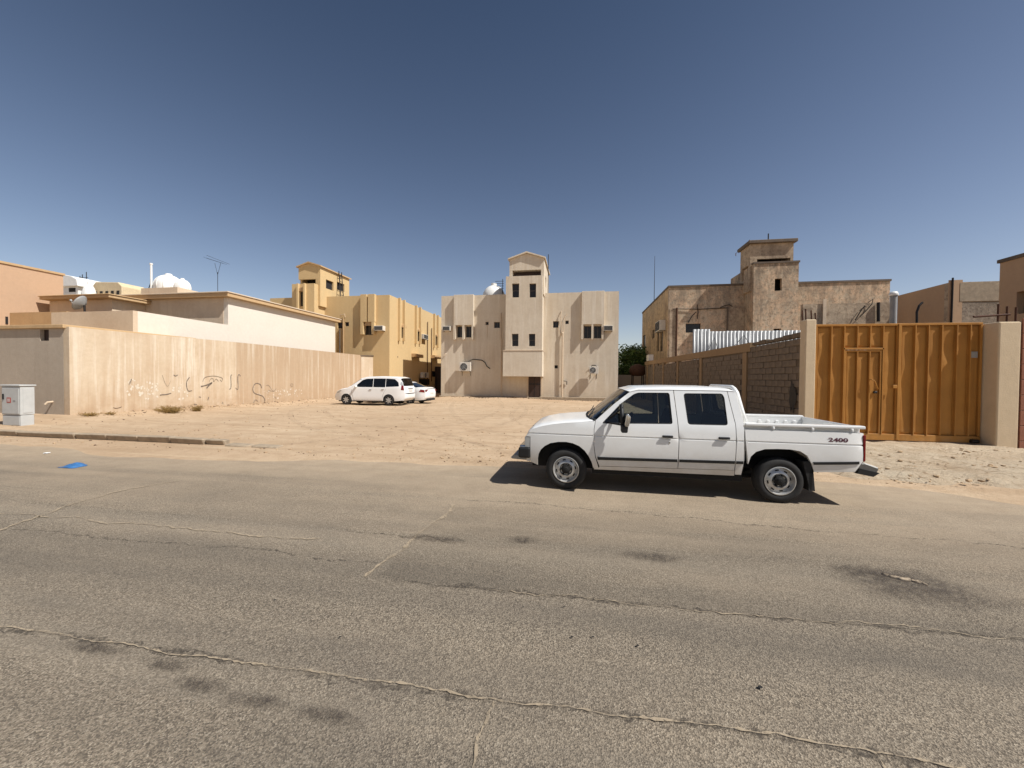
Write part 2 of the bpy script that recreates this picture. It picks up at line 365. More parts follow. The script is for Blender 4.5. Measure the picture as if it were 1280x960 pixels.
def mk_pane():
    t = NT('dark_window_pane'); return t.bsdf(t.mix(t.ramp(t.noise(3, 3), 0.3, 0.7), C(30, 28, 28), C(44, 40, 38)), 0.22, None, spec=0.35)
M['pane'] = mk_pane()
M['white_plastic'] = simple('white_fibreglass', C(232, 230, 224), 0.45, 0, 0.06, 4, 0.05)
M['tank_grey'] = simple('grey_fibreglass', C(150, 148, 144), 0.5, 0, 0.1, 4, 0.05)
M['tank_beige'] = simple('beige_fibreglass', C(216, 194, 156), 0.6, 0, 0.1, 4, 0.05)
M['ac_white'] = simple('aged_white_enamel', C(218, 210, 196), 0.5, 0, 0.12, 6, 0.05)
M['pipe'] = simple('beige_drain_pipe', C(212, 190, 162), 0.6, 0, 0.12, 6, 0.05)
M['cabinet'] = simple('pale_grey_cabinet_paint', C(186, 186, 182), 0.55, 0, 0.07, 4, 0.06)
M['red_mark'] = simple('faded_red_print', C(176, 72, 58), 0.6, 0, 0.1)
M['spray'] = simple('grey_spray_paint', C(126, 112, 98), 0.85, 0, 0.25, 20)
M['spray_white'] = simple('white_paint_smear', C(218, 206, 186), 0.85, 0, 0.1, 20)
M['bag'] = simple('thin_blue_plastic', C(62, 112, 164), 0.5, 0, 0.15, 20, 0.1)
M['bark'] = simple('bark', C(86, 68, 50), 0.95, 0, 0.25, 8, 0.5)
def mk_leaf(name, a, b):
    t = NT(name); r = t.n('ShaderNodeObjectInfo')
    g = t.n('ShaderNodeNewGeometry').outputs['Random Per Island']
    return t.bsdf(t.mix(g, a, b), 0.6, None, spec=0.3)
M['leaf'] = mk_leaf('green_leaf', C(48, 72, 30), C(92, 112, 52))
M['dry'] = mk_leaf('dry_straw', C(150, 118, 66), C(112, 92, 50))
# vehicles
def mk_paint(name, col, dust):
    t = NT(name); z = t.sep()[2]
    d = t.math('MULTIPLY', t.ramp(z, 0.3, 1.0, 1, 0.12), t.ramp(t.noise(3.0, 6, 0.7), 0.3, 0.75, 0.3, 1))
    c = t.mix(t.math('MULTIPLY', t.math('ADD', d, t.ramp(z, 0.62, 0.34, 0, 0.35)), dust), col, C(176, 158, 132))
    rg = t.ramp(d, 0, 1, 0.22, 0.6); c = t.mix(t.ramp(t.noise(1.7, 6, 0.7), 0.5, 0.75, 0, 0.1), c, C(170, 160, 144))
    return t.bsdf(c, rg, t.bump(t.noise(1.6, 2, 0.5), 0.12, 0.03), 0, 0.5, 0.35)
M['paint'] = mk_paint('white_car_paint', C(234, 234, 231), 0.6)
M['paint2'] = mk_paint('clean_white_car_paint', C(238, 237, 234), 0.22)
M['rubber'] = simple('tyre_rubber', C(40, 38, 36), 0.85, 0, 0.2, 12, 0.2)
M['trim'] = simple('black_plastic_trim', C(16, 16, 16), 0.6, 0, 0.1, 12, 0.05)
M['under'] = simple('dark_underbody', C(26, 24, 22), 0.9, 0, 0.1)
M['steel'] = simple('silver_wheel_steel', C(196, 194, 190), 0.35, 0.55, 0.12, 14, 0.05)
M['bumper'] = simple('dull_bumper_steel', C(118, 116, 112), 0.4, 0.5, 0.15, 10, 0.05)
M['chrome'] = simple('chrome', C(196, 196, 194), 0.18, 0.95, 0.05, 14, 0.02)
M['lamp_red'] = simple('red_lamp_lens', C(120, 16, 18), 0.15, 0, 0.1, 20, 0.02)
M['lamp_clear'] = simple('clear_lamp_lens', C(206, 208, 206), 0.12, 0.35, 0.1, 20, 0.02)
M['seat'] = simple('dark_blue_upholstery', C(34, 42, 66), 0.9, 0, 0.15, 12, 0.1)
M['dash'] = simple('dark_dashboard', C(38, 40, 46), 0.8, 0, 0.1, 12, 0.1)
M['print'] = simple('maroon_print', C(86, 38, 52), 0.6, 0, 0.05)
M['plate'] = simple('number_plate', C(214, 212, 206), 0.5, 0, 0.05)
def mk_glass(name, tint, fac=1.0):
    t = NT(name)
    fr = t.n('ShaderNodeFresnel', {'IOR': 1.5}).outputs[0]
    tr = t.n('ShaderNodeBsdfTransparent', {'Color': tint}); gl = t.n('ShaderNodeBsdfGlossy', {'Color': (1, 1, 1, 1), 'Roughness': 0.02})
    mx = t.n('ShaderNodeMixShader', {0: fr, 1: tr.outputs[0], 2: gl.outputs[0]})
    t.t.links.new(mx.outputs[0], t.out.inputs['Surface']); return t.m
M['glass'] = mk_glass('tinted_car_glass', (0.42, 0.47, 0.48, 1))
M['glass_dark'] = mk_glass('dark_privacy_glass', (0.06, 0.065, 0.07, 1))
# ------------------------------------------------------------------ ground, road, kerb, apron
def hsh(i, j):
    v = math.sin(i * 127.1 + j * 311.7) * 43758.5453; return v - math.floor(v)
def vnoise(x, y):
    i, j = math.floor(x), math.floor(y); u, v = x - i, y - j
    u = u * u * (3 - 2 * u); v = v * v * (3 - 2 * v)
    return (hsh(i, j) * (1 - u) + hsh(i + 1, j) * u) * (1 - v) + (hsh(i, j + 1) * (1 - u) + hsh(i + 1, j + 1) * u) * v
def sm(a, b, x):
    t = min(max((x - a) / (b - a), 0), 1); return t * t * (3 - 2 * t)
def gz(x, y):
    z = fall(y)
    k = sm(7.6, 10.5, y)
    z += k * (0.10 * (vnoise(x * 0.35, y * 0.35) - 0.5) + 0.05 * (vnoise(x * 1.3 + 5, y * 1.3) - 0.5) + 0.025 * (vnoise(x * 3.1, y * 3.1 + 9) - 0.5))
    z += 0.10 * sm(-17.2, -18.6, x) * sm(9, 12, y)                 # sand banked against the long wall
    z += 0.12 * sm(30.5, 32.6, y) * sm(-12.5, -11, x) * (1 - sm(-5, -2, x))   # low bank at the flats
    z += 0.02 * sm(5.0, 7.5, y) * k
    return z - 0.03 * (1 - sm(6.9, 7.6, y))
def axis(lo, hi, flo, fhi, step):
    a = [flo + i * step for i in range(int((fhi - flo) / step) + 1)]
    g, x = step, a[-1]
    while x < hi: g *= 1.35; x += g; a.append(x)
    g, x = step, a[0]; pre = []
    while x > lo: g *= 1.35; x -= g; pre.append(x)
    return pre[::-1] + a
xs = axis(-2500, 2500, -26, 16, 0.3); ys = axis(-2500, 2500, 5.5, 38, 0.3)
mb = MB(); nx = len(xs)
mb.v = [(x, y, gz(x, y) if -60 < x < 60 and -60 < y < 60 else fall(y) - (0.03 if y < 7 else 0)) for y in ys for x in xs]
mb.f = [(j * nx + i, j * nx + i + 1, (j + 1) * nx + i + 1, (j + 1) * nx + i) for j in range(len(ys) - 1) for i in range(nx - 1)]
mb.mi = [0] * len(mb.f)
ground = tag(mb.build('ground', M['sand'], smooth=True, normals=False), kind='structure')

# road: its lot-side edge wanders under the sand
def edge(x): return 7.1 + 0.35 * math.sin(x * 0.31 + 1) + 0.5 * (vnoise(x * 0.6, 3) - 0.5) + 0.25 * (vnoise(x * 2.1, 8) - 0.5) - 0.5 * sm(4.5, 6.5, x)
rx = [-400, -200, -100, -60, -40] + [-30 + 0.3 * i for i in range(151)] + [20, 30, 60, 120, 250, 400]
mb = MB(); rows = [-9.0, -4.0, 0.0, 2.0, 4.0, 5.6, 6.3]
mb.v = [(x, (edge(x) if k == len(rows) else rows[k]), (0.0 if k < len(rows) else -0.012)) for k in range(len(rows) + 1) for x in rx]
n = len(rx); mb.f = [(k * n + i, k * n + i + 1, (k + 1) * n + i + 1, (k + 1) * n + i) for k in range(len(rows)) for i in range(n - 1)]; mb.mi = [0] * len(mb.f)
road = tag(mb.build('road', M['asphalt'], smooth=False, normals=False), kind='structure')

def ribbon(name, pts, w, mat, parent, z=0.004, jit=0.02, seed=0, step=0.05):
    rnd = random.Random(seed); P = []
    for (x0, y0), (x1, y1) in zip(pts, pts[1:]):
        L = math.hypot(x1 - x0, y1 - y0); m = max(1, int(L / step))
        for i in range(m): t = i / m; P.append((x0 + (x1 - x0) * t, y0 + (y1 - y0) * t))
    P.append(pts[-1]); mb = MB(); vs = []; o = 0.0
    for i, (x, y) in enumerate(P):
        x2, y2 = P[min(i + 1, len(P) - 1)]; x1, y1 = P[max(i - 1, 0)]
        dx, dy = x2 - x1, y2 - y1; L = math.hypot(dx, dy) or 1; nx_, ny_ = -dy / L, dx / L
        o = 0.85 * o + rnd.uniform(-jit, jit) * 0.6; ww = w * rnd.choice((.25, .5, .8, 1.0, 1.5)) * rnd.uniform(.7, 1.2) * (0.3 if i in (0, len(P) - 1) else 1)
        vs += [(x + nx_ * (o + ww / 2), y + ny_ * (o + ww / 2), z), (x + nx_ * (o - ww / 2), y + ny_ * (o - ww / 2), z)]
    mb.add(vs, [(2 * i, 2 * i + 2, 2 * i + 3, 2 * i + 1) for i in range(len(P) - 1)])
    return mb.build(name, mat, parent, normals=False)
def GP(*pp): return [tuple(G(*p)[:2]) for p in pp]
# long sand-filled seam close by, its branch, and the seams further out
c1 = GP((-40, 779), (0, 785), (60, 793), (150, 805), (205, 815), (300, 828), (440, 850), (620, 877), (760, 893), (890, 908), (960, 918), (1095, 944), (1180, 958)) + [(2.2, 1.98)]
ribbon('crack', c1, 0.05, M['crack_dark'], road, 0.004, 0.012, 1)
ribbon('crack', c1, 0.013, M['crack_sand'], road, 0.008, 0.012, 2, 0.025)
ribbon('crack', GP((618, 878), (606, 905), (596, 930), (590, 962)), 0.015, M['crack_sand'], road, 0.008, 0.012, 3, 0.025)
ribbon('crack', GP((1097, 944), (1108, 962), (1112, 985)), 0.01, M['crack_sand'], road, 0.008, 0.012, 4, 0.025)
ribbon('crack', GP((456, 722), (500, 690), (520, 670), (545, 652), (563, 640), (565, 630)), 0.04, M['crack_sand'], road, 0.008, 0.02, 5)
c2 = GP((476, 718), (480, 722), (545, 732), (610, 737), (700, 745), (800, 756), (960, 772), (1035, 778), (1130, 786), (1280, 800), (1400, 812))
ribbon('crack', c2, 0.05, M['crack_dark'], road, 0.004, 0.03, 6)
ribbon('crack', c2[3:], 0.010, M['crack_sand'], road, 0.008, 0.03, 16, 0.03)
ribbon('crack', GP((-30, 670), (0, 664), (40, 649), (90, 631), (150, 614), (190, 606), (230, 601)), 0.045, M['crack_sand'], road, 0.008, 0.03, 8)
ribbon('crack', GP((15, 661), (100, 668), (200, 678), (290, 685), (340, 690), (420, 697), (475, 700)), 0.03, M['crack_dark'], road, 0.004, 0.04, 9)
ribbon('crack', GP((0, 642), (100, 650), (200, 658), (300, 668), (400, 676)), 0.02, M['crack_sand'], road, 0.008, 0.04, 10)
ribbon('crack', GP((420, 662), (470, 668), (530, 672), (575, 678)), 0.035, M['crack_dark'], road, 0.004, 0.04, 11)
ribbon('crack', GP((580, 625), (700, 633), (850, 648), (1000, 662), (1130, 672), (1280, 684)), 0.03, M['crack_dark'], road, 0.004, 0.05, 12)
def patch(name, px, py, rx_, ry_, mat, seed, z=0.012):
    p = G(px, py); rnd = random.Random(seed); mb = MB(); n = 22
    mb.add([(p.x, p.y, z)] + [(p.x + rx_ * math.cos(k * 2 * math.pi / n), p.y + ry_ * math.sin(k * 2 * math.pi / n), z) for k in range(n)],
           [(0, 1 + k, 1 + (k + 1) % n) for k in range(n)])
    return mb.build(name, mat, road, normals=False)
ptc = GP((566, 634), (563, 640), (545, 652), (520, 670), (500, 690), (478, 718), (545, 732), (610, 737), (700, 745), (800, 756), (960, 772), (1130, 786), (1280, 800), (1500, 822)) + [tuple(G(1500, 700)[:2])] + GP((1280, 684), (1130, 672), (1000, 662), (850, 648), (700, 633))
MB().add([(x, y, .002) for x, y in ptc], [tuple(range(len(ptc)))]).build('asphalt_patch', M['asphalt_patch'], road, normals=False)
patch('oil_stain', 1145, 735, 0.75, 0.42, M['stain'], 1)
patch('oil_stain', 1085, 716, 0.4, 0.16, M['stain'], 2, 0.014)
patch('oil_stain', 655, 676, 0.22, 0.14, M['stain'], 3)
patch('oil_stain', 815, 697, 0.4, 0.14, M['stain'], 4)
patch('oil_stain', 545, 674, 0.5, 0.1, M['stain'], 5)
patch('oil_stain', 250, 857, 0.22, 0.07, M['stain'], 6)
patch('oil_stain', 325, 878, 0.26, 0.07, M['stain'], 7)
patch('oil_stain', 205, 832, 0.22, 0.07, M['stain'], 8)
patch('oil_stain', 410, 896, 0.25, 0.06, M['stain'], 9)
patch('oil_stain', 120, 812, 0.3, 0.06, M['stain'], 10)
for i, (px, py) in enumerate([(715, 798), (741, 798), (797, 809), (654, 760), (705, 760), (425, 798), (950, 861), (344, 751)]):
    p = G(px, py); rnd = random.Random(i + 40); mb = MB(); n = 9; r = rnd.uniform(0.005, 0.011)
    mb.add([(p.x, p.y, 0.013)] + [(p.x + 1.5 * r * rnd.uniform(.6, 1.2) * math.cos(k * 2 * math.pi / n), p.y + r * rnd.uniform(.6, 1.2) * math.sin(k * 2 * math.pi / n), 0.0125) for k in range(n)], [(0, 1 + k, 1 + (k + 1) % n) for k in range(n)])
    mb.build('tar_spot', M['under'], road, normals=False)
# pale chip left lying in the oil stain
def lump(mb, c, r, rnd, flat=0.6):
    bm = bmesh.new(); bmesh.ops.create_icosphere(bm, subdivisions=1, radius=1.0)
    a = rnd.uniform(0, 6.3); sx, sy = rnd.uniform(.7, 1.3), rnd.uniform(.6, 1.1)
    vs = []
    for v in bm.verts:
        k = rnd.uniform(.75, 1.2); x, y, z = v.co.x * sx * k * r, v.co.y * sy * k * r, v.co.z * flat * k * r
        vs.append((c[0] + x * math.cos(a) - y * math.sin(a), c[1] + x * math.sin(a) + y * math.cos(a), c[2] + z))
    mb.add(vs, [tuple(v.index for v in f.verts) for f in bm.faces]); bm.free()
mb = MB(); rnd = random.Random(5); p = G(1130, 724); 
for k in range(9): lump(mb, (p.x - .1 + .025 * k, p.y + .05 - .014 * k + rnd.uniform(-.02, .02), .006), .035 + .02 * math.sin(k * .4), rnd, .18)
tag(mb.build('stone_fragment', M['kerb'], smooth=True), 'flat pale crumbled stone lying in the dark oil stain', 'stone')

# kerb stones along the left, then two sunk ones
kroot = tag(empty('kerb', (-12, 8.0, 0)), 'row of dusty concrete kerb stones edging the road by the cabinet', 'kerb')
rnd = random.Random(3); x = -22.0; k = 0
while x < -8.6:
    L = min(1.0, -8.45 - x); mb = MB(); h = 0.14 + rnd.uniform(-0.015, 0.015); y0 = 7.98 + rnd.uniform(-.02, .02); t = rnd.uniform(-0.012, 0.012)
    mb.hexa([(x + .01, y0 + .09, -.1), (x + L - .01, y0 + .09 + t, -.1), (x + L - .01, y0 + .2 + t, -.1), (x + .01, y0 + .2, -.1), (x + .01, y0, h), (x + L - .01, y0 + t, h + t), (x + L - .01, y0 + .2 + t, h + t), (x + .01, y0 + .2, h)])  # undercut shaped so that the front face falls into shade
    mb.build('kerb_stone', M['kerb'], kroot, bevel=0.02); x += L
for (xa, xb) in ((-8.35, -7.75), (-7.62, -6.95)):
    mb = MB(); mb.hexa([(xa, 7.93, -.1), (xb, 7.95, -.1), (xb, 8.2, -.1), (xa, 8.2, -.1), (xa, 7.93, .045), (xb, 7.95, .03), (xb, 8.2, .04), (xa, 8.2, .05)])
    mb.build('kerb_stone', M['kerb'], kroot, bevel=0.02)

# broken cream pavement before the gate: displaced sheet, plus loose slabs
mb = MB(); ax0, ax1, nxa, nya = 4.3, 15.0, 110, 60; rnd = random.Random(9)
def apron_front(x): return 7.35 - 0.10 * (x - 5) * 0.5 + 0.35 * (vnoise(x * 1.7, 2.2) - 0.5) + 0.2 * (vnoise(x * 5, 4.2) - 0.5)
vs = []
for j in range(nya + 1):
    for i in range(nxa + 1):
        x = ax0 + (ax1 - ax0) * i / nxa; yf = apron_front(x); y = yf + (12.3 - yf) * j / nya
        e = sm(0, 0.12, j / nya) * sm(4.3, 5.2, x)
        vs.append((x, y, -0.05 + e * (0.10 + 0.05 * vnoise(x * 2.3, y * 4) + 0.035 * (vnoise(x * 7 + y * 3, y * 9)))))
mb.add(vs, [(j * (nxa + 1) + i, j * (nxa + 1) + i + 1, (j + 1) * (nxa + 1) + i + 1, (j + 1) * (nxa + 1) + i) for j in range(nya) for i in range(nxa)])
tag(mb.build('pavement', M['apron'], smooth=True, normals=False), kind='structure')

# tyre tracks pressed into the lot, draped on the ground
def track(pts, w, seed):
    P = []
    for i in range(len(pts) - 1):
        p0, p1, p2, p3 = (Vector(pts[max(0, min(len(pts) - 1, i + k))]) for k in (-1, 0, 1, 2))
        for k in range(14): t = k / 14; P.append(.5 * (2 * p1 + (p2 - p0) * t + (2 * p0 - 5 * p1 + 4 * p2 - p3) * t * t + (3 * p1 - p0 - 3 * p2 + p3) * t ** 3))
    for s in (-.72, .72):
        vs = []
        for i in range(len(P)):
            d = (P[min(i + 1, len(P) - 1)] - P[max(i - 1, 0)]).normalized(); n = Vector((-d.y, d.x))
            for e in (-.5, 0, .5): q = P[i] + n * (s + e * w); vs.append((q.x, q.y, max(gz(q.x, q.y), 0.002) + .012))
        MB().add(vs, [(3 * i + a, 3 * i + a + 1, 3 * i + 4 + a, 3 * i + 3 + a) for i in range(len(P) - 1) for a in (0, 1)]).build('tyre_track', M['track'], ground, smooth=True, normals=False)
track([(1.5, 7.6), (-1.5, 9.5), (-5, 14), (-7.5, 20), (-9.5, 27)], .26, 1)
track([(-6.5, 7.8), (-5.0, 10), (-3.2, 14.5), (-3.6, 22), (-5.5, 30)], .24, 2)
track([(-1.0, 7.7), (-4.0, 9.6), (-9, 12.5), (-13, 17), (-14.5, 21)], .24, 3)
track([(3.5, 9.5), (.5, 11.5), (-2, 16), (-2.5, 24), (-1.5, 31)], .22, 4)
# pebbles and rubble
def scatter(name, n, region, rng, mat, label, seed, flat=0.6, zo=0.0):
    rnd = random.Random(seed); mb = MB()
    for _ in range(n):
        x, y = region(rnd); r = rng[0] * (rng[1] / rng[0]) ** (rnd.random() ** 3)
        lump(mb, (x, y, gz(x, y) + zo + r * 0.15 + (0.03 if y < 7.3 else 0)), r, rnd, flat)
    return tag(mb.build(name, mat, smooth=False), label, 'pebbles', kind='stuff')
def lot(r):
    while True:
        x = r.uniform(-18.4, 6.2); y = 7.4 + 24 * r.random() ** 1.8
        return x, y
scatter('pebbles', 1500, lot, (0.008, 0.045), M['rock'], 'pale pebbles strewn over the sandy lot', 1)
scatter('pebbles', 800, lot, (0.008, 0.04), M['rock_dark'], 'dark pebbles strewn over the sandy lot', 2)
scatter('gravel', 900, lambda r: (r.gauss(-1.5, 2.6), 7.5 + abs(r.gauss(0, 1.8))), (0.008, 0.035), M['rock'], 'loose gravel churned up on the lot beyond the pickup', 11)
scatter('gravel', 420, lambda r: (r.uniform(4.8, 13), r.uniform(7.3, 11.3)), (0.015, 0.06), M['rock'], 'pale stone chips on the broken pavement before the gate', 12, 0.5, 0.075)
scatter('rubble', 500, lambda r: (-18.75 + 1.1 * r.random() ** 2, r.uniform(11.5, 31)), (0.02, 0.09), M['rock'], 'broken pale rubble along the foot of the graffiti wall', 3)
scatter('rubble', 220, lambda r: (-18.75 + 1.3 * r.random() ** 2, r.uniform(11.5, 31)), (0.02, 0.07), M['rock_dark'], 'dark crumbs along the foot of the graffiti wall', 4)
scatter('rubble', 260, lambda r: (r.uniform(-12, 3), 32.9 - 1.2 * r.random() ** 2), (0.03, 0.09), M['rock_dark'], 'dark rubble before the beige flats', 6)
# ------------------------------------------------------------------ left side: compound wall, villa, far blocks
WX = -18.8; WY = 11.45
def window(parent, f, u0, u1, z0, z1, d=0.14, mid='h', fr=0.05, mat='frame_alu', pane='pane'):
    mb = MB()
    mb.mbox(f, u0, u0 + fr, z0, z1, d, d + .06); mb.mbox(f, u1 - fr, u1, z0, z1, d, d + .06)
    mb.mbox(f, u0 + fr, u1 - fr, z0, z0 + fr, d + .001, d + .06); mb.mbox(f, u0 + fr, u1 - fr, z1 - fr, z1, d + .001, d + .06)
    if mid == 'h': zc = (z0 + z1) / 2; mb.mbox(f, u0 + fr, u1 - fr, zc - .025, zc + .025, d + .002, d + .06)
    if mid == 'v': uc = (u0 + u1) / 2; mb.mbox(f, uc - .025, uc + .025, z0 + fr, z1 - fr, d + .002, d + .06)
    w = mb.build('window', M[mat], parent)
    mb = MB(); mb.mbox(f, u0 + .01, u1 - .01, z0 + .01, z1 - .01, d + .035, d + .05); mb.build('pane', M[pane], w)
    return w
# corner house with its shaded road front
rt = tag(empty('corner_house', (-24, WY, 0)), 'low grey-beige corner house with flat tan roof slab behind the cabinet', 'building')
f = fY(WY); zt = PY(40, 411, WY)[1]
u0, zb = PY(50, 426, WY); u1, zt2 = PY(61, 412, WY)
mb = MB(); mb.wall(f, -34, WX - 0.28, -.4, zt, [(u0, u1, zb, zt - 0.03)], 0.25); mb.box(-34, WX - .28, WY + .25, WY + 5, -.4, -.1)
mb.build('wall', M['wall_grey'], rt)
mb = MB(); mb.mbox(f, u0 + .005, u1 - .005, zb + .005, zt - 0.035, .12, .18); mb.build('window', M['door_dark'], rt)
mb = MB(); mb.box(-34, WX - .14, WY - .09, WY + 5, zt + .004, zt + 0.14); mb.build('roof', M['slab_tan'], rt, bevel=.012)
px_, pz_ = PY(66, 502, WY)
mb = MB(); mb.tube([(px_, WY + .05, pz_), (px_, WY - .16, pz_ - .02), (px_ - .03, WY - .2, pz_ - .1)], .035, 8); mb.build('drain_pipe', M['pipe'], rt, smooth=True, angle=40)

# long compound wall with stains and graffiti
wr = tag(empty('compound_wall', (WX, WY, 0)), 'long tall cream compound wall streaked with drips and covered in faded graffiti', 'wall')
ysplit = PX(295, 430, WX)[0]; yend = PX(451, 443, WX)[0]
def zwall(y): return 3.47 + 0.08 * sm(WY, 20, y)
def wseg(y0, y1, mat):
    mb = MB(); n = max(2, int((y1 - y0) / 0.8)); th = .26
    ys_ = [y0 + (y1 - y0) * i / n for i in range(n + 1)]
    vs = []
    for y in ys_:
        w = 0.012 * (vnoise(y * .7, 1) - .5)
        vs += [(WX + w, y, -.5), (WX - th, y, -.5), (WX - th, y, zwall(y)), (WX + w, y, zwall(y))]
    fs = [(0, 1, 2, 3), tuple(4 * n + k for k in (3, 2, 1, 0))]
    for i in range(n):
        for a in range(4): b = (a + 1) % 4; fs.append((4 * i + a, 4 * i + 4 + a, 4 * i + 4 + b, 4 * i + b))
    mb.add(vs, fs); return mb.build('wall', mat, wr)
wseg(WY, ysplit, M['wall_cream']); wseg(ysplit + .002, yend, M['wall_tan'])
def paint(pts, w, mat, name='graffiti', seed=1, org=(200, 440), sc=180 / 1280.):
    # smooth the traced stroke, then lay it flat on the wall
    P = [PX(org[0] + x * sc, org[1] + y * sc, WX + .012) for x, y in pts]; Q = []
    for i in range(len(P) - 1):
        p0 = P[max(i - 1, 0)]; p1 = P[i]; p2 = P[i + 1]; p3 = P[min(i + 2, len(P) - 1)]
        for k in range(6):
            t = k / 6.; q = []
            for a in (0, 1):
                q.append(0.5 * (2 * p1[a] + (p2[a] - p0[a]) * t + (2 * p0[a] - 5 * p1[a] + 4 * p2[a] - p3[a]) * t * t + (3 * p1[a] - p0[a] - 3 * p2[a] + p3[a]) * t ** 3))
            Q.append(q)
    Q.append(P[-1]); rnd = random.Random(seed); mb = MB(); vs = []
    for i, (y, z) in enumerate(Q):
        a = Q[max(i - 1, 0)]; b = Q[min(i + 1, len(Q) - 1)]; dy, dz = b[0] - a[0], b[1] - a[1]; L = math.hypot(dy, dz) or 1
        ww = w * rnd.uniform(.7, 1.2) / 2
        vs += [(WX + .012, y - dz / L * ww, z + dy / L * ww), (WX + .012, y + dz / L * ww, z - dy / L * ww)]
    mb.add(vs, [(2 * i, 2 * i + 1, 2 * i + 3, 2 * i + 2) for i in range(len(Q) - 1)])
    return mb.build(name, mat, wr, normals=False)
S = M['spray']
paint([(905, 322), (893, 290), (862, 278), (838, 292), (825, 330), (840, 365), (880, 380), (915, 395), (932, 430), (920, 468), (900, 482)], .045, S, seed=1)
paint([(838, 480), (835, 445), (852, 425), (868, 440)], .03, S, seed=2)
paint([(615, 330), (628, 325), (632, 290), (630, 215), (640, 203)], .045, S, seed=3)
paint([(672, 318), (685, 332), (695, 318), (692, 225), (703, 200), (716, 216)], .045, S, seed=4)
paint([(262, 225), (238, 265), (240, 320), (255, 347), (285, 343)], .04, S, seed=5)
paint([(365, 307), (420, 292), (462, 273), (430, 303), (415, 322)], .06, S, seed=6)
paint([(380, 265), (402, 226), (480, 213), (552, 232), (548, 262), (535, 246)], .025, S, seed=7)
paint([(440, 262), (450, 240), (470, 236), (478, 262), (500, 240), (520, 262)], .02, S, seed=8)
paint([(0, 385), (20, 380), (55, 378), (100, 366)], .05, S, seed=9)
paint([(122, 203), (138, 214), (157, 204)], .04, S, seed=10)
paint([(945, 300), (965, 296), (990, 330), (1010, 350), (1035, 322)], .02, S, seed=11)
paint([(960, 385), (965, 340), (990, 348), (1020, 345)], .018, S, seed=12)
paint([(1020, 395), (1030, 415)], .03, S, seed=13); paint([(1160, 300), (1165, 282), (1182, 288), (1178, 306), (1160, 300)], .018, S, seed=14)
paint([(345, 398), (365, 402)], .03, S, seed=15); paint([(425, 428), (434, 400)], .05, S, seed=16)
paint([(300, 463), (330, 468)], .03, S, seed=17); paint([(550, 462), (558, 445), (562, 465)], .025, S, seed=18)
paint([(20, 205), (45, 275), (70, 305), (95, 255)], .012, S, seed=19)
paint([(720, 150), (742, 96), (735, 140)], .02, S, seed=20, org=(60, 460)); paint([(580, 352), (600, 358), (630, 355), (655, 345)], .03, M['rock_dark'], seed=21, org=(60, 460))
rnd = random.Random(77)
def smear(px, py, ry, rz, n, seed):
    rnd = random.Random(seed); mb = MB(); cy, cz = PX(px, py, WX + .008)
    for k in range(n):
        a = rnd.uniform(0, 6.3); q = rnd.random() ** .6; y = cy + ry * q * math.cos(a); z = cz + rz * q * math.sin(a); r = rnd.uniform(.015, .06)
        m = 8; mb.add([(WX + .008 + k * 0.00002, y + r * rnd.uniform(.4, 1.2) * math.cos(i * 6.283 / m), z + r * rnd.uniform(.4, 1.5) * math.sin(i * 6.283 / m)) for i in range(m)], [tuple(range(m))])
    mb.build('paint_smear', M['spray_white'], wr, normals=False)
smear(183, 488, .75, .42, 46, 1); smear(225, 489, .45, .4, 20, 2); smear(352, 492, 2.0, .35, 50, 3); smear(160, 480, .5, .3, 14, 4)

# bright chamfer wall closing the compound, with dark coping
YBX = -16.5
cx0, cy0 = WX, yend + .03; cy1 = PX(497, 446, YBX)[0]; cx1 = YBX - .02
cr = tag(empty('corner_wall', (cx0, cy0, 0)), 'short bright cream wall with dark coping closing the compound behind the minivan', 'wall')
L = math.hypot(cx1 - cx0, cy1 - cy0); dx, dy = (cx1 - cx0) / L, (cy1 - cy0) / L
fc = lambda u, z, d: (cx0 + dx * u - dy * d, cy0 + dy * u + dx * d, z)
mb = MB(); mb.mbox(fc, 0, L, -.5, 3.48, 0, .2); mb.build('wall', M['wall_cream'], cr)
mb = MB(); mb.mbox(fc, -.1, L + .05, 3.484, 3.56, -.06, .3); mb.build('coping', M['coping'], cr)
mb = MB(); u = L * .93; mb.mbox(fc, u, u + .22, 1.3, 2.2, -.04, 0); 
mt = mb.build('meter_box', M['tank_grey'], cr)
mb = MB()
for k in range(3): mb.mbox(fc, u + .03, u + .19, 1.36 + .28 * k, 1.54 + .28 * k, -.055, -.041)
mb.build('meter_cover', M['dark'], mt)

# villa behind the wall
VX = -20.3
vr = tag(empty('villa', (VX - 5, 18, 0)), 'cream white villa with broad overhanging flat roofs behind the graffiti wall', 'house')
yb, zb = PX(166, 388, VX)
yv, zv = PX(285, 372, VX); yv2, zv2 = PX(419, 400, VX)
x62, _ = PY(64, 390, yb)
f = fY(yb); zlow = 1.0
mb = MB(); mb.box(x62, VX, yb, yb + .2, zlow, zb); mb.build('terrace_wall', M['villa_beige'], vr)                 # front parapet, its shade put into the colour by darker plaster
mb = MB(); mb.box(VX - .2, VX, yb + .2, yv - .002, zlow, zb); mb.build('terrace_wall', M['villa_white'], vr)            # same parapet facing the sun, in the lighter plaster
mb = MB(); mb.box(x62 + .01, x62 + .2, yb + .2, yb + 6, zlow, zb - .003); mb.build('terrace_wall', M['villa_white'], vr)
x12, z12 = PY(12, 391, yb + .6); mb = MB(); mb.box(x12, x62 - .05, yb + .6, yb + .8, zlow, z12); mb.build('terrace_wall', M['concrete_tan'], vr)
ztop = zv + 0.0
mb = MB(); mb.box(VX - 9, VX, yv, yv2, zlow, ztop); mb.build('wall', M['villa_white'], vr)
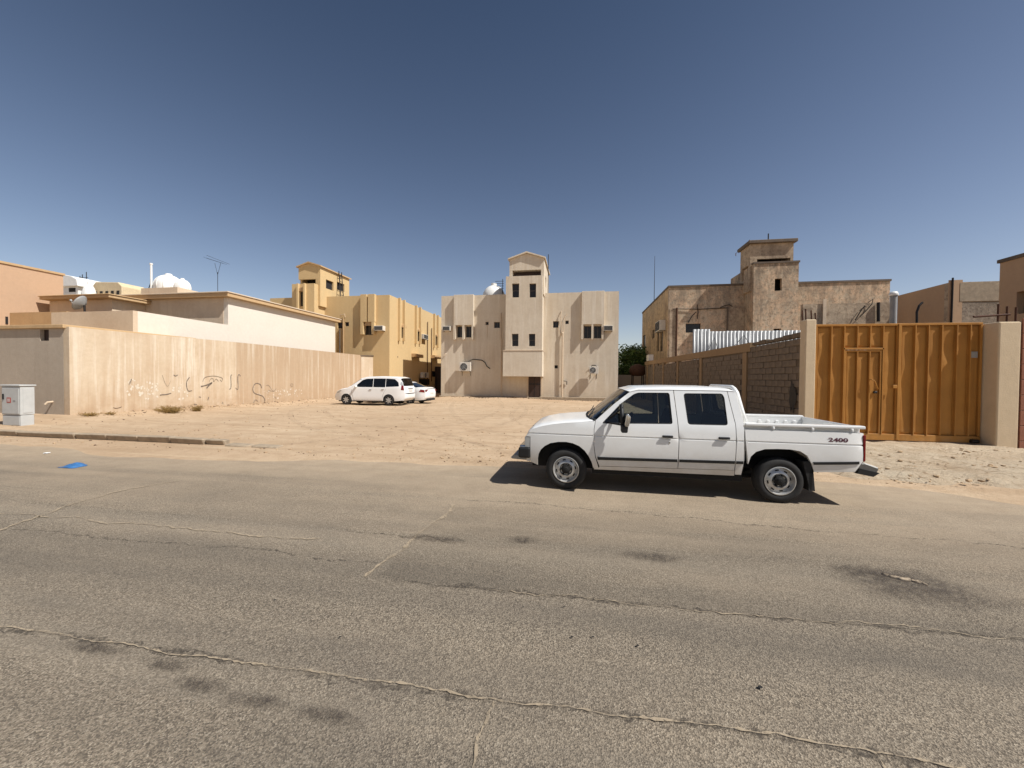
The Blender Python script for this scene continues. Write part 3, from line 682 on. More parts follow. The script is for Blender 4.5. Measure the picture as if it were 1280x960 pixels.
mb = MB(); mb.box(VX - 9.003, VX - .3, yv - .02, yv - .002, zlow, ztop); mb.build('wall', M['villa_beige'], vr)  # thin darker sheet paints the shaded front of the white villa
# roof slab with broad front overhang
ys0 = yv - .32
mb = MB(); mb.box(VX - 9.4, VX + .32, ys0, yv2 + .3, ztop + .004, ztop + .22); rf = mb.build('roof', M['slab_tan'], vr, bevel=.015)
mb = MB(); mb.box(VX - 9.45, VX + .37, ys0 - .05, yv2 + .35, ztop + .224, ztop + .3); mb.build('roof_edge', M['villa_beige'], rf, bevel=.015)
# penthouse
yp = yb + 3.2
xa, _ = PY(62, 380, yp); xb, zpt = PY(140, 374, yp)
mb = MB(); mb.box(xa, xb, yp, yp + 2.6, zb - 2.0, zpt); mb.build('penthouse_wall', M['villa_beige'], vr)
xs0, zs1 = PY(49, 368, yp - .45); xs1 = xb + .45
mb = MB(); mb.box(xs0, xs1, yp - .45, yp + 3.0, zpt + .004, zpt + .16); rf2 = mb.build('roof', M['slab_tan'], vr, bevel=.012)
mb = MB(); mb.box(xs0 - .05, xs1 + .05, yp - .5, yp + 3.05, zpt + .164, zpt + .22); mb.build('roof_edge', M['slab_tan'], rf2, bevel=.012)

# satellite dish on the terrace
p = (PY(104, 384, yb + 1.2)); dr = tag(empty('satellite_dish', (p[0], yb + 1.2, zb - .8)), 'grey satellite dish on the villa terrace under the penthouse roof', 'dish')
R0 = .40; mtx = Matrix.Translation((p[0] + .05, yb + 1.2, p[1] + .12)) @ Matrix.Rotation(R(-62), 4, 'Z') @ Matrix.Rotation(R(62), 4, 'X')
mb = MB(); mb.lathe([(.001, 0)] + [(R0 * k / 8, .2 * (k / 8) ** 2) for k in range(1, 9)] + [(R0 + .01, .2), (R0 * .9, .15), (R0 * .5, .03), (.001, -.02)], mtx, 28)
mb.build('reflector', M['tank_grey'], dr, smooth=True)
tip = mtx @ Vector((0, -.1, .5)); mb = MB(); mb.tube([mtx @ Vector((0, -R0 * .95, .18)), tip], .02, 6); mb.tube([tip, tip + Vector((-.05, 0, .08))], .05, 8); mb.build('feed_arm', M['tank_grey'], dr, smooth=True, angle=40)
mb = MB(); mb.tube([(p[0] + .05, yb + 1.25, zb - .8), (p[0] + .05, yb + 1.22, p[1] + .1)], .045, 8); mb.build('mast', M['iron'], dr, smooth=True, angle=40)

# water tanks on roofs
def dome_tank(name, c, r, h, mat, label, ribs=12, axis='Z'):
    t = tag(empty(name, c), label, 'water tank')
    prof = [(r * .98, 0), (r, h * .25)] + [(r * math.cos(a * math.pi / 2 / 8), h * .25 + h * .75 * math.sin(a * math.pi / 2 / 8)) for a in range(1, 8)] + [(.02, h)]
    mb = MB(); mb.lathe(prof, Matrix.Translation(c), 28); mb.build('shell', mat, t, smooth=True)
    mb = MB()
    for k in range(ribs):
        a = 2 * math.pi * k / ribs; mb.tube([Vector(c) + Vector((math.cos(a) * q[0] * 1.0, math.sin(a) * q[0] * 1.0, q[1])) for q in prof], .03 * r, 5)
    mb.build('rib', mat, t, smooth=True)
    mb = MB(); mb.lathe([(r * .26, h * .9), (r * .26, h * 1.05), (r * .2, h * 1.1), (.01, h * 1.1)], Matrix.Translation(c), 16); mb.build('lid', mat, t, smooth=True, angle=30)
    return t
yt = yv + 2.0; ztk = ztop + .3
a = PY(196, 360, yt); b = PY(234, 360, yt)
ztk0 = ztk; ztk = PY(215, 363, yt)[1]
st_ = tag(empty('tank_stand', ((a[0] + b[0]) / 2, yt, ztk0)), 'low concrete stand carrying the white dome tanks on the villa roof', 'stand'); MB().box(a[0] - .2, b[0] + .2, yt - .8, yt + 1.4, ztk0 - .02, ztk - .003).build('slab', M['villa_beige'], st_)
dome_tank('water_tank', ((a[0] * .60 + b[0] * .40), yt, ztk), (b[0] - a[0]) * .32, 1.0, M['white_plastic'], 'white ribbed dome tank beside the mast on the villa roof')
dome_tank('water_tank', ((a[0] * .2 + b[0] * .8), yt + .1, ztk), (b[0] - a[0]) * .19, .72, M['white_plastic'], 'smaller white ribbed dome tank at the villa roof, next to the big dome')
ztk = ztk0; m0 = PY(189, 331, yt - .6); mb = MB(); mb.tube([(m0[0], yt - .6, ztk), (m0[0], yt - .6, m0[1])], .06, 10); mb.tube([(m0[0], yt - .6, m0[1]), (m0[0], yt - .6, m0[1] + .1)], .085, 10)
mr = tag(empty('vent_mast', (m0[0], yt - .6, ztk)), 'white vertical pipe rising beside the dome tanks on the villa roof', 'mast'); mb.build('pipe', M['white_plastic'], mr, smooth=True, angle=40)
mb = MB(); mb.tube([(m0[0], yt - .55, m0[1] - .9), (m0[0] - .7, yt - .5, ztk)], .025, 6); mb.build('stay', M['iron'], mr)
# TV antenna on the villa roof
ya = yv + 6; a0 = PY(272, 324, ya); ar = tag(empty('tv_antenna', (a0[0], ya, ztk)), 'thin forked television antenna standing on the villa roof', 'antenna')
mb = MB(); mb.tube([(a0[0], ya, ztk), (a0[0], ya, a0[1] - 1.0)], .018, 6); mb.build('mast', M['iron'], ar)
mb = MB(); hx = a0[0]; hz = a0[1]
mb.tube([(hx, ya, hz - 1.2), (hx - .25, ya, hz - .3)], .012, 5); mb.tube([(hx, ya, hz - 1.2), (hx + .28, ya, hz - .3)], .012, 5)
mb.tube([(hx - 1.0, ya, hz + .12), (hx + .5, ya, hz - .35)], .011, 5); mb.tube([(hx - .55, ya - .4, hz + .2), (hx + .65, ya + .4, hz - .3)], .011, 5)
for k in range(6): q = hx - .9 + .27 * k; mb.tube([(q, ya - .35, hz + .1 - .085 * k), (q, ya + .35, hz + .1 - .085 * k)], .008, 5)
mb.build('element', M['iron'], ar)

# salmon block far left and the rooftop tanks behind it
SX = -31.0; y0s, z0s = PX(0, 328, SX); y1s, z1s = PX(79, 345, SX); zs_ = (z0s + z1s) / 2
sr = tag(empty('salmon_house', (SX, y1s, 0)), 'tall plain salmon plastered house behind the corner house', 'building')
mb = MB(); mb.box(SX - 8, SX, y0s - 8, y1s, -.5, zs_); mb.build('wall', M['salmon'], sr)
mb = MB(); mb.box(SX - 8.06, SX + .06, y0s - 8.06, y1s + .06, zs_ + .003, zs_ + .12); mb.build('parapet', M['slab_tan'], sr)
p0 = PX(7, 405, SX + .02); p1 = PX(10, 396, SX + .02); mb = MB(); mb.box(SX + .004, SX + .03, p0[0], p1[0], p0[1], p1[1]); mb.build('window', M['dark'], sr)
yt = y1s + 8; h0 = PY(75, 366, yt); h1 = PY(100, 345, yt); zr = h0[1] - 2
far = tag(empty('roof_terrace_house', ((h0[0] + h1[0]) / 2, yt, 0)), 'whitewashed flat-roofed house peeping out behind the salmon house', 'building')
hb = PY(155, 366, yt)[0]
mb = MB(); mb.box(h0[0] - 4, hb + .5, yt - 1, yt + 8, -.5, h0[1] - .9); mb.build('wall', M['villa_beige'], far)
tk = tag(empty('water_tank', (h0[0], yt, h0[1] - .9)), 'white arched tank housing on the roof behind the salmon house', 'water tank')
cx = (h0[0] + h1[0]) / 2; w = (h1[0] - h0[0]) / 2
mb = MB(); mb.box(cx - w * 1.1, cx + w * .8, yt, yt + 2, h0[1] - .896, h1[1] - .9); mb.build('base', M['white_plastic'], tk)
mb = MB(); mb.prism([(cx - w * 1.3, h1[1] - .896), (cx + w * 1.05, h1[1] - .896), (cx + w * .95, h1[1] - .3), (cx + w * .4, h1[1] - .02), (cx - w * .4, h1[1] + .15), (cx - w * 1.3, h1[1] + .2)], fY(yt - .2), 0, 2.4); mb.build('cover', M['white_plastic'], tk, bevel=.05, seg=2)
mb = MB(); mb.box(cx - .1, cx + w * .55, yt - .02, yt + .1, h1[1] - 1.35, h1[1] - 1.0); mb.build('opening', M['dark'], tk)
b0 = PY(116, 366, yt); b1 = PY(152, 351, yt)
tk = tag(empty('water_tank', ((b0[0] + b1[0]) / 2, yt, b0[1] - .9)), 'beige boxy ribbed tank on the roof behind the villa penthouse', 'water tank')
mb = MB(); mb.prism([(b0[0], b0[1] - .896), (b1[0], b0[1] - .896), (b1[0], b1[1] - .45), (b1[0] - .4, b1[1] - .1), (b0[0] + .3, b1[1]), (b0[0], b1[1] - .3)], fY(yt), 0, 2); mb.build('shell', M['tank_beige'], tk, bevel=.05, seg=2)
mb = MB()
for k in range(5): q = b0[0] + .35 + (b1[0] - b0[0] - .7) * k / 4; MB().box(q - .12, q + .12, yt - .05, yt - .004, b0[1] - .4, b0[1] + .1).build('opening', M['dark'], tk)
tk2 = PY(113, 358, yt - .5); dome_tank('water_tank', (tk2[0], yt - .6, b0[1] - .9), .45, 1.5, M['white_plastic'], 'slim white tank beside the beige boxy tank', 8)
an = PY(106, 343, yt); an = tag(empty('tv_antenna', (an[0], yt + 1, b0[1] - .9)), 'spindly antenna masts between the tanks behind the salmon house', 'antenna')
mb = MB()
for px, py in ((100, 345), (108, 340), (103, 343)):
    q = PY(px, py, yt + 1); mb.tube([(q[0], yt + 1, b0[1] - .9), (q[0], yt + 1, q[1])], .03, 5)
q = PY(99, 347, yt + 1); q2 = PY(110, 347, yt + 1); mb.tube([(q[0], yt + 1, q[1]), (q2[0], yt + 1, q2[1])], .025, 5); mb.build('mast', M['iron'], an)

# electricity cabinet by the kerb
cg = G(-2, 531); c2_ = G(26, 533); c3 = G(44, 528)
cb = tag(empty('electrical_cabinet', (c2_.x - .6, c2_.y + .3, 0)), 'pale grey metal utility cabinet with faded red square beside the kerb', 'cabinet')
y0 = c2_.y; x1 = c2_.x; x0 = PY(3, 510, y0)[0]; y1 = PX(43, 510, x1)[0]; zc = PY(26, 483, y0)[1]; zmid = PY(26, 519, y0)[1]
mb = MB(); mb.box(x0, x1, y0, y1, -.1, zmid - .01); mb.build('plinth', M['cabinet'], cb, bevel=.012)
mb = MB(); mb.box(x0 - .01, x1 + .01, y0 - .01, y1 + .01, zmid, zc); bd = mb.build('body', M['cabinet'], cb, bevel=.012)
mb = MB(); mb.box(x0 + .04, x1 - .03, y0 - .026, y0 - .011, zmid + .04, zc - .06); dd = mb.build('door', M['cabinet'], bd, bevel=.006)
mb = MB(); mb.box(x0 + .03, x1 - .03, y0 - .014, y0 - .002, .03, zmid - .05); mb.build('plinth_cover', M['cabinet'], cb, bevel=.006)
mb = MB(); mb.box(x1 + .011, x1 + .022, y0 + .05, y1 - .05, zmid + .06, zc - .08); mb.build('side_panel', M['cabinet'], bd, bevel=.006)
mb = MB(); mb.box(x0 + .08, x0 + .13, y0 - .05, y0 - .027, zmid + .5, zmid + .68); mb.build('handle', M['trim'], dd, bevel=.006)
mb = MB(); mb.box(x0 - .04, x1 + .04, y0 - .04, y1 + .04, zc + .003, zc + .05); mb.build('roof', M['cabinet'], cb, bevel=.012)
q = PY(10, 496, y0); mb = MB(); mb.box(q[0], q[0] + .17, y0 - .031, y0 - .0265, q[1] - .19, q[1] - .02); mk = mb.build('emblem', M['red_mark'], dd)
mb = MB()
for k in range(3): mb.box(q[0] + .035 + .04 * k, q[0] + .05 + .04 * k, y0 - .036, y0 - .0315, q[1] - .16, q[1] - .05)
mb.build('emblem_mark', M['cabinet'], mk)
mb = MB()
for k in range(2): mb.box(q[0] + .26, q[0] + .36, y0 - .031, y0 - .0265, q[1] - .12 - .03 * k, q[1] - .1 - .03 * k)
mb.build('label_print', M['tank_grey'], dd)

# dry weeds along the wall
def weed(px, py, w, h, n, label, seed):
    p = G(px, py); z = gz(p.x, p.y); t = tag(empty('dry_weed', (p.x, p.y, z)), label, 'weed', 'dry weeds at the wall foot'); rnd = random.Random(seed); mb = MB()
    for k in range(n):
        a = rnd.uniform(0, 6.3); l = rnd.uniform(.5, 1); x0_, y0_ = rnd.gauss(0, w * .18), rnd.gauss(0, w * .14)
        ex, ey = x0_ + math.cos(a) * w * .55 * l, y0_ + math.sin(a) * w * .35 * l; ez = h * l * rnd.uniform(.35, 1.1)
        pts = [Vector((p.x + x0_, p.y + y0_, z - .02)), Vector((p.x + (x0_ + ex) / 2, p.y + (y0_ + ey) / 2, z + ez * .8)), Vector((p.x + ex, p.y + ey, z + ez * rnd.uniform(.5, 1.1)))]
        mb.tube(pts, [.006, .005, .002], 3, False)
        for q in range(3):
            c = pts[1].lerp(pts[2], rnd.random()); d = Vector((rnd.uniform(-1, 1), rnd.uniform(-1, 1), rnd.uniform(-.3, 1))) * .07
            mb.add([c, c + d, c + d * .5 + Vector((.012, .012, 0))], [(0, 1, 2)])
    mb.build('stems', M['dry'], t, normals=False)
weed(212, 517, 1.0, .34, 260, 'wide straw coloured weed tuft at the foot of the graffiti wall', 1)
weed(246, 515, .5, .3, 110, 'small round dry weed next to the wide tuft by the wall', 2)
weed(113, 524, .55, .13, 70, 'low flattened dry weed near the wall corner', 3)
weed(137, 522, .4, .1, 40, 'sparse flat dry weed further along the wall foot', 4)

# blue plastic bag on the road
p = G(94, 583); rnd = random.Random(11); mb = MB(); n = 26; m = 14; vs = []
for j in range(m + 1):
    for i in range(n + 1):
        u, v = i / n * 2 - 1, j / m * 2 - 1; e = max(0, 1 - (u * u + v * v) ** 1.0)
        h = .012 + e * (.055 + .06 * vnoise(u * 5 + 3, v * 4) * (1 + u * .7) + .025 * vnoise(u * 13, v * 11)); 
        k = 1 - .22 * vnoise(math.atan2(v, u) * 2.2 + 5, 2) * (u * u + v * v)
        vs.append((p.x + u * .21 * k, p.y + v * .17 * k - u * .03, h * .55))
mb.add(vs, [(j * (n + 1) + i, j * (n + 1) + i + 1, (j + 1) * (n + 1) + i + 1, (j + 1) * (n + 1) + i) for j in range(m) for i in range(n)])
o = mb.build('plastic_bag', M['bag'], smooth=True, normals=False); so_ = o.modifiers.new('thick', 'SOLIDIFY'); so_.thickness = .004; so_.offset = -1
tag(o, 'crumpled blue plastic bag lying on the road', 'bag')
p = G(58, 567); mb = MB(); lump(mb, (p.x, p.y, .015), .06, rnd, .2); tag(mb.build('paper_scrap', M['white_plastic'], smooth=False), 'small white scrap on the road behind the blue bag', 'litter')
# ------------------------------------------------------------------ air conditioners (things of their own)
def window_ac(f, u0, u1, z0, z1, label, d0=-.38):
    x, y, z = f((u0 + u1) / 2, z0, d0 / 2); t = tag(empty('air_conditioner', (x, y, z)), label, 'air conditioner', 'air conditioners on the house walls')
    mb = MB(); mb.mbox(f, u0, u1, z0, z1, d0, .02); b = mb.build('casing', M['ac_white'], t, bevel=.01)
    mb = MB(); mb.mbox(f, u0 + .05, u1 - .05, z0 + .05, z1 - .05, d0 - .006, d0 + .02); mb.build('condenser_grille', M['dark'], t)
    n = 7
    for k in range(n): z = z0 + .07 + (z1 - z0 - .14) * k / (n - 1); MB().mbox(f, u0 + .05, u1 - .05, z - .006, z + .006, d0 - .016, d0 - .0065).build('slat', M['tank_grey'], t)
    for u in (u0 + .05, u1 - .09): MB().mbox(f, u, u + .04, z0 - .04, z0 - .002, d0, 0).build('bracket', M['iron'], t)
    return t
def split_ac(f, u0, u1, z0, z1, label, d0=-.5, th=.32):
    x, y, z = f((u0 + u1) / 2, z0, d0 / 2); t = tag(empty('air_conditioner', (x, y, z)), label, 'air conditioner', 'air conditioners on the house walls')
    mb = MB(); mb.mbox(f, u0, u1, z0, z1, d0, d0 + th); mb.build('casing', M['ac_white'], t, bevel=.015)
    uc = u0 + (u1 - u0) * .4; zc = (z0 + z1) / 2; r = (z1 - z0) * .4; mb = MB(); n = 22
    vs = [f(uc + r * math.cos(k * 6.2832 / n), zc + r * math.sin(k * 6.2832 / n), d0 - .006) for k in range(n)]
    mb.add(vs, [tuple(range(n))]); mb.build('fan_opening', M['dark'], t)
    mb = MB()
    for rr in (.35, .65, 1.0): mb.tube([f(uc + rr * r * math.cos(k * 6.2832 / n), zc + rr * r * math.sin(k * 6.2832 / n), d0 - .014) for k in range(n + 1)], .011, 4)
    for k in range(4): a = k * .785; mb.tube([f(uc - r * math.cos(a), zc - r * math.sin(a), d0 - .016), f(uc + r * math.cos(a), zc + r * math.sin(a), d0 - .016)], .009, 4)
    mb.build('fan_guard', M['tank_grey'], t)
    for u in (u0 + .1, u1 - .12): MB().mbox(f, u, u + .03, z0 - .03, z0 - .002, d0, 0).mbox(f, u, u + .03, z0 - .4, z0 - .03, -.03, 0).build('bracket', M['iron'], t)
    return t

# ------------------------------------------------------------------ beige flats in the middle
BY = 33.2; f = fY(BY)
def zo(x, y): return PY(540 + x * .21875, 310 + y * .21875, BY)     # zoom notes
def za(x, y): return PY(540 + x * .15625, 355 + y * .15625, BY)
def zb_(x, y): return PY(660 + x * .15625, 355 + y * .15625, BY)
xl = PY(551.5, 430, BY)[0]; xr = PY(773, 430, BY)[0]; ZT = 8.97
bm_ = tag(empty('beige_flats', ((xl + xr) / 2, BY, 0)), 'two storey beige block of flats with a gabled stair tower in its middle', 'building')
H = []
def hole(z0, x0, y0, x1, y1):
    a = z0(x0, y1); b = z0(x1, y0); h = (a[0], b[0], a[1], b[1]); H.append(h); return h
wins = [hole(za, 200, 338, 250, 428), hole(za, 270, 338, 325, 428), hole(za, 428, 302, 453, 328), hole(za, 496, 303, 543, 352),
        hole(zb_, 200, 297, 246, 350), hole(zb_, 299, 292, 326, 320), hole(zb_, 447, 335, 510, 435), hole(zb_, 527, 335, 590, 435), hole(zb_, 212, 650, 238, 675)]
mb = MB(); mb.wall(f, xl, xr, -.6, ZT, H, .3); mb.build('wall', M['beige_mid'], bm_)
mb = MB(); mb.box(xl, xl + .25, BY + .302, BY + 16, -.6, ZT); mb.build('wall', M['beige_mid'], bm_)
mb = MB(); mb.box(xr - .25, xr, BY + .302, BY + 16, -.6, ZT); mb.build('wall', M['beige_mid'], bm_)
mb = MB(); mb.box(xl + .252, xr - .252, BY + 15.7, BY + 15.95, -.6, ZT - .01); mb.build('wall', M['beige_mid'], bm_)
mb = MB(); mb.box(xl + .252, xr - .252, BY + .302, BY + 15.69, ZT - 1.1, ZT - .9); mb.build('roof', M['kerb'], bm_)
for i, h in enumerate(wins):
    if i == 8: mb = MB(); mb.mbox(f, h[0], h[1], h[2], h[3], .1, .2); mb.build('vent', M['dark'], bm_)
    else: window(bm_, f, *h, d=.16, mid='v' if i in (0, 1, 6, 7, 3, 4) else None)
# hanging bays: panel above the windows and three fins
def bay(xa, xb, fins, ztop, zlow, zfin, dep):
    mb = MB(); mb.mbox(f, xa, xb, zlow, ztop, -dep, -.002); b = mb.build('bay', M['beige_mid'], bm_, bevel=.012)
    for u0, u1 in fins:
        mb = MB(); mb.prism([(u0, zfin + .08), ((u0 + u1) / 2, zfin), (u1, zfin + .08), (u1, zlow - .002), (u0, zlow - .002)], f, -dep, -.002); mb.build('fin', M['beige_mid'], b)
    mb = MB(); mb.mbox(f, fins[0][1] + .002, fins[-1][0] - .002, wins[0][2] - .1, wins[0][2] - .03, -dep * .5, -.002)
dep = .30
zl = za(0, 336)[1]; zf = za(0, 452)[1]
bay(za(183, 0)[0], za(340, 0)[0], [(za(181, 0)[0], za(198, 0)[0]), (za(252, 0)[0], za(268, 0)[0]), (za(326, 0)[0], za(340, 0)[0])], ZT + .012, zl, zf, dep)
zl = zb_(0, 333)[1]; zf = zb_(0, 452)[1]
bay(zb_(432, 0)[0], zb_(612, 0)[0], [(zb_(430, 0)[0], zb_(446, 0)[0]), (zb_(511, 0)[0], zb_(526, 0)[0]), (zb_(592, 0)[0], zb_(608, 0)[0])], ZT + .012, zl, zf, dep)
# stair tower
TP = 1.3; ft = fY(BY - TP)
def zt_(x, y): return PY(540 + x * .21875, 310 + y * .21875, BY - TP)
ta = zt_(424, 0)[0]; tb = zt_(634, 0)[0]; tz0 = zt_(0, 590)[1]; tz1 = zt_(0, 178)[1]
hs = []
for (x0, y0, x1, y1) in ((457, 202, 498, 283), (556, 202, 595, 283), (456, 490, 494, 561), (553, 490, 590, 561)):
    a = zt_(x0, y1); b = zt_(x1, y0); hs.append((a[0], b[0], a[1], b[1]))
mb = MB(); mb.wall(ft, ta, tb, tz0, tz1, hs, .25); tw = mb.build('tower_wall', M['beige_mid'], bm_)
mb = MB(); mb.box(ta, ta + .2, BY - TP + .252, BY + 4, tz0, tz1); mb.box(tb - .2, tb, BY - TP + .252, BY + 4, tz0, tz1); mb.build('tower_wall', M['beige_mid'], bm_)
for h in hs: window(bm_, ft, *h, d=.16, mid='h')
la = zt_(412, 0)[0]; lb = zt_(637, 0)[0]; lz = zt_(0, 730)[1]
mb = MB(); mb.box(la, lb, BY - TP - .12, BY - .002, lz, tz0 - .003); mb.build('tower_base', M['beige_mid'], bm_, bevel=.015)
mb = MB(); mb.box(la - .03, lb + .03, BY - TP - .15, BY - .001, tz0 - .002, tz0 + .07); mb.build('ledge', M['villa_beige'], bm_, bevel=.01)
# belfry: gabled top with a slit all round
ba = zt_(440, 0)[0]; bb = zt_(640, 0)[0]; bz1 = zt_(0, 141)[1]; bze = zt_(0, 80)[1]; bzp = zt_(0, 50)[1]; YB0 = BY - TP + .3; YB1 = YB0 + 5.2
fb = fY(YB0)
for u0, u1, yy0, yy1 in ((ba, ba + .25, YB0, YB0 + .25), (bb - .25, bb, YB0, YB0 + .25), (ba, ba + .25, YB1 - .25, YB1), (bb - .25, bb, YB1 - .25, YB1)): MB().box(u0, u1, yy0, yy1, tz1 - 1.5, bz1 - .002).build('post', M['beige_mid'], bm_)
mb = MB(); mb.box(ba + .3, bb - .3, YB0 + .6, YB1 - .3, tz1 - 1.6, bz1 - .004); mb.build('dark_backing', M['door_dark'], bm_)  # dark fill paints the shade behind the slit
mb = MB(); uc = (ba + bb) / 2; mb.prism([(ba, bz1), (bb, bz1), (bb, bze), (uc, bzp), (ba, bze)], fb, 0, YB1 - YB0); mb.build('gable', M['beige_mid'], bm_)
mb = MB(); mb.wall(fXp(bb - .003), YB0 + .252, YB1 - .252, tz1 - 1.5, bz1 - .003, [(YB0 + 1.4, YB0 + 2.4, tz1 - .5, tz1 + .4)], .2); mb.build('tower_wall', M['beige_mid'], bm_)
mb = MB(); o_ = .12
mb.prism([(ba - o_, bze - .03), (uc, bzp + .03), (bb + o_, bze - .03), (bb + o_, bze + .07), (uc, bzp + .14), (ba - o_, bze + .07)], fY(YB0 - .18), 0, YB1 - YB0 + .36); mb.build('roof', M['beige_mid'], bm_)
# recessed entrance and steps
d0 = zo(551, 855); d1 = zo(622, 735)
mb = MB(); mb.box(d0[0], d1[0], BY - .06, BY - .003, -.1, d1[1] + .05); dr_ = mb.build('door', M['door_dark'], bm_)
mb = MB(); uc = (d0[0] + d1[0]) / 2; mb.box(uc - .02, uc + .02, BY - .075, BY - .062, 0, d1[1]); mb.box(d0[0] + .02, d1[0] - .02, BY - .08, BY - .064, 1.1, 1.2); mb.build('panel', M['iron'], dr_)
MB().box(d0[0] - .12, d0[0] - .004, BY - .1, BY - .004, -.1, lz - .004).build('door_frame', M['villa_beige'], bm_); mb = MB(); mb.box(d1[0] + .004, d1[0] + .12, BY - .1, BY - .004, -.1, lz - .004); mb.build('door_frame', M['villa_beige'], bm_)
mb = MB(); mb.box(d0[0] - .1, d1[0] + .1, BY - .5, BY - .1, -.3, .0); mb.build('step', M['kerb'], bm_, bevel=.02)
mb = MB(); mb.box(xl - .02, zo(480, 0)[0], BY - .45, BY - .004, -.5, .03); mb.build('plinth', M['kerb'], bm_, bevel=.02)
mb = MB(); mb.box(zo(625, 0)[0], xr + .05, BY - .45, BY - .004, -.5, .08); mb.build('plinth', M['kerb'], bm_, bevel=.02)
# pipes
def pipe(parent, pts, r, name='drain_pipe', mat='pipe', n=8):
    mb = MB(); mb.tube(pts, r, n); return mb.build(name, M[mat], parent, smooth=True, angle=45)
a = za(553, 235); b = za(553, 430); pipe(bm_, [(a[0], BY, a[1]), (a[0], BY - .12, a[1]), (a[0], BY - .12, b[1] + .05), (a[0] + .09, BY - .16, b[1] - .1), (a[0] + .09, BY - .16, -.1)], .05)
a = zb_(278, 395); pipe(bm_, [(a[0], BY, a[1] + .1), (a[0], BY - .15, a[1]), (a[0], BY - .15, -.1)], .065)
a = zb_(272, 215); b = zb_(272, 400); pipe(bm_, [(a[0] - .05, BY - .03, a[1]), (a[0] - .1, BY - .1, a[1] - .3), (a[0], BY - .12, b[1])], .03)
a = zb_(312, 240); b = zb_(290, 275); c = zb_(278, 420); pipe(bm_, [(a[0], BY - .03, a[1]), (b[0], BY - .07, b[1]), (b[0] - .02, BY - .08, b[1] - .9), (c[0], BY - .1, c[1])], .025)
a = zb_(240, 300); b = zb_(265, 420); pipe(bm_, [(a[0] + .1, BY - .03, a[1]), (a[0] + .05, BY - .06, a[1] - .5), (b[0], BY - .1, b[1])], .025)
a = za(443, 328); b = za(443, 430); pipe(bm_, [(a[0], BY - .02, a[1]), (a[0], BY - .02, b[1])], .018)
a = zb_(285, 775); b = zb_(310, 780); c = zb_(300, 805); pipe(bm_, [(a[0], BY - .12, a[1]), (b[0], BY - .08, b[1]), (b[0], BY - .06, c[1])], .03, mat='iron')
a = za(112, 560); pipe(bm_, [(a[0], BY, a[1]), (a[0], BY - .18, a[1]), (a[0] - .05, BY - .22, a[1] - .18)], .04, mat='villa_beige')
# conduit hanging from the left split unit
cb_ = [za(*q) for q in ((320, 650), (300, 618), (330, 603), (400, 610), (425, 628), (440, 660), (466, 677))]; pipe(bm_, [(q[0], BY - (.25 if i < 2 else .05), q[1]) for i, q in enumerate(cb_)], .035, 'refrigerant_hose', 'trim', 6)
cb_ = [zb_(*q) for q in ((500, 665), (515, 650), (540, 652), (555, 668))]; pipe(bm_, [(q[0], BY - .1, q[1]) for q in cb_], .035, 'refrigerant_hose', 'trim', 6)
a = za(95, 378); b = za(155, 340); window_ac(f, a[0], b[0], a[1], b[1], 'window air conditioner at the beige flats beside the left hanging bay')
a = zb_(602, 378); b = zb_(678, 335); window_ac(f, a[0], b[0], a[1], b[1], 'window air conditioner at the beige flats touching the right hanging bay')
a = za(232, 698); b = za(320, 628); split_ac(f, a[0], b[0], a[1], b[1], 'split air conditioner with black hose low on the beige flats')
a = zb_(488, 718); b = zb_(560, 662); split_ac(f, a[0], b[0], a[1], b[1], 'weathered split air conditioner on the beige flats near the white pipe', -.55, .3)
# roof tank and mast
a = PY(604, 369, BY + 2.5); b = PY(631, 356, BY + 2.5); c = ((a[0] + b[0]) / 2, BY + 2.5, ZT - .9)
t = tag(empty('water_tank', c), 'round white and grey tank on the roof of the beige flats', 'water tank'); r = (b[0] - a[0]) / 2 * 1.05; h = b[1] - ZT + .9 + .1
mb = MB(); mb.lathe([(r, 0), (r * 1.0, h * .45)] + [(r * math.cos(k * math.pi / 14), h * .45 + h * .5 * math.sin(k * math.pi / 14)) for k in range(1, 7)] + [(.02, h * .95)], Matrix.Translation(c), 26); mb.build('shell', M['white_plastic'], t, smooth=True)
mb = MB(); mb.lathe([(r * .25, h * .88), (r * .25, h * 1.02), (.02, h * 1.03)], Matrix.Translation(c), 14); mb.build('lid', M['white_plastic'], t, smooth=True, angle=30)
a = PY(685.5, 318, YB0 + 2); t = tag(empty('roof_mast', (bb + .5, YB0 + 2, ZT - .9)), 'thin mast beside the gabled stair tower', 'mast')
mb = MB(); mb.tube([(a[0], YB0 + 2, ZT - .9), (a[0], YB0 + 2, a[1])], .035, 6); mb.build('pole', M['iron'], t)
a = PY(631, 350, BY + 2); t = tag(empty('roof_antenna', (a[0] - .2, BY + 2, ZT - .9)), 'small comb antenna between the roof tank and the stair tower', 'antenna')
mb = MB(); mb.tube([(a[0] - .2, BY + 2, ZT - .9), (a[0] - .2, BY + 2, a[1] + .1)], .03, 6)
for k in range(4): mb.tube([(a[0] - .9, BY + 2, a[1] - .1 - .22 * k), (a[0] - .1, BY + 2, a[1] - .1 - .22 * k)], .022, 5)
mb.build('element', M['iron'], t)

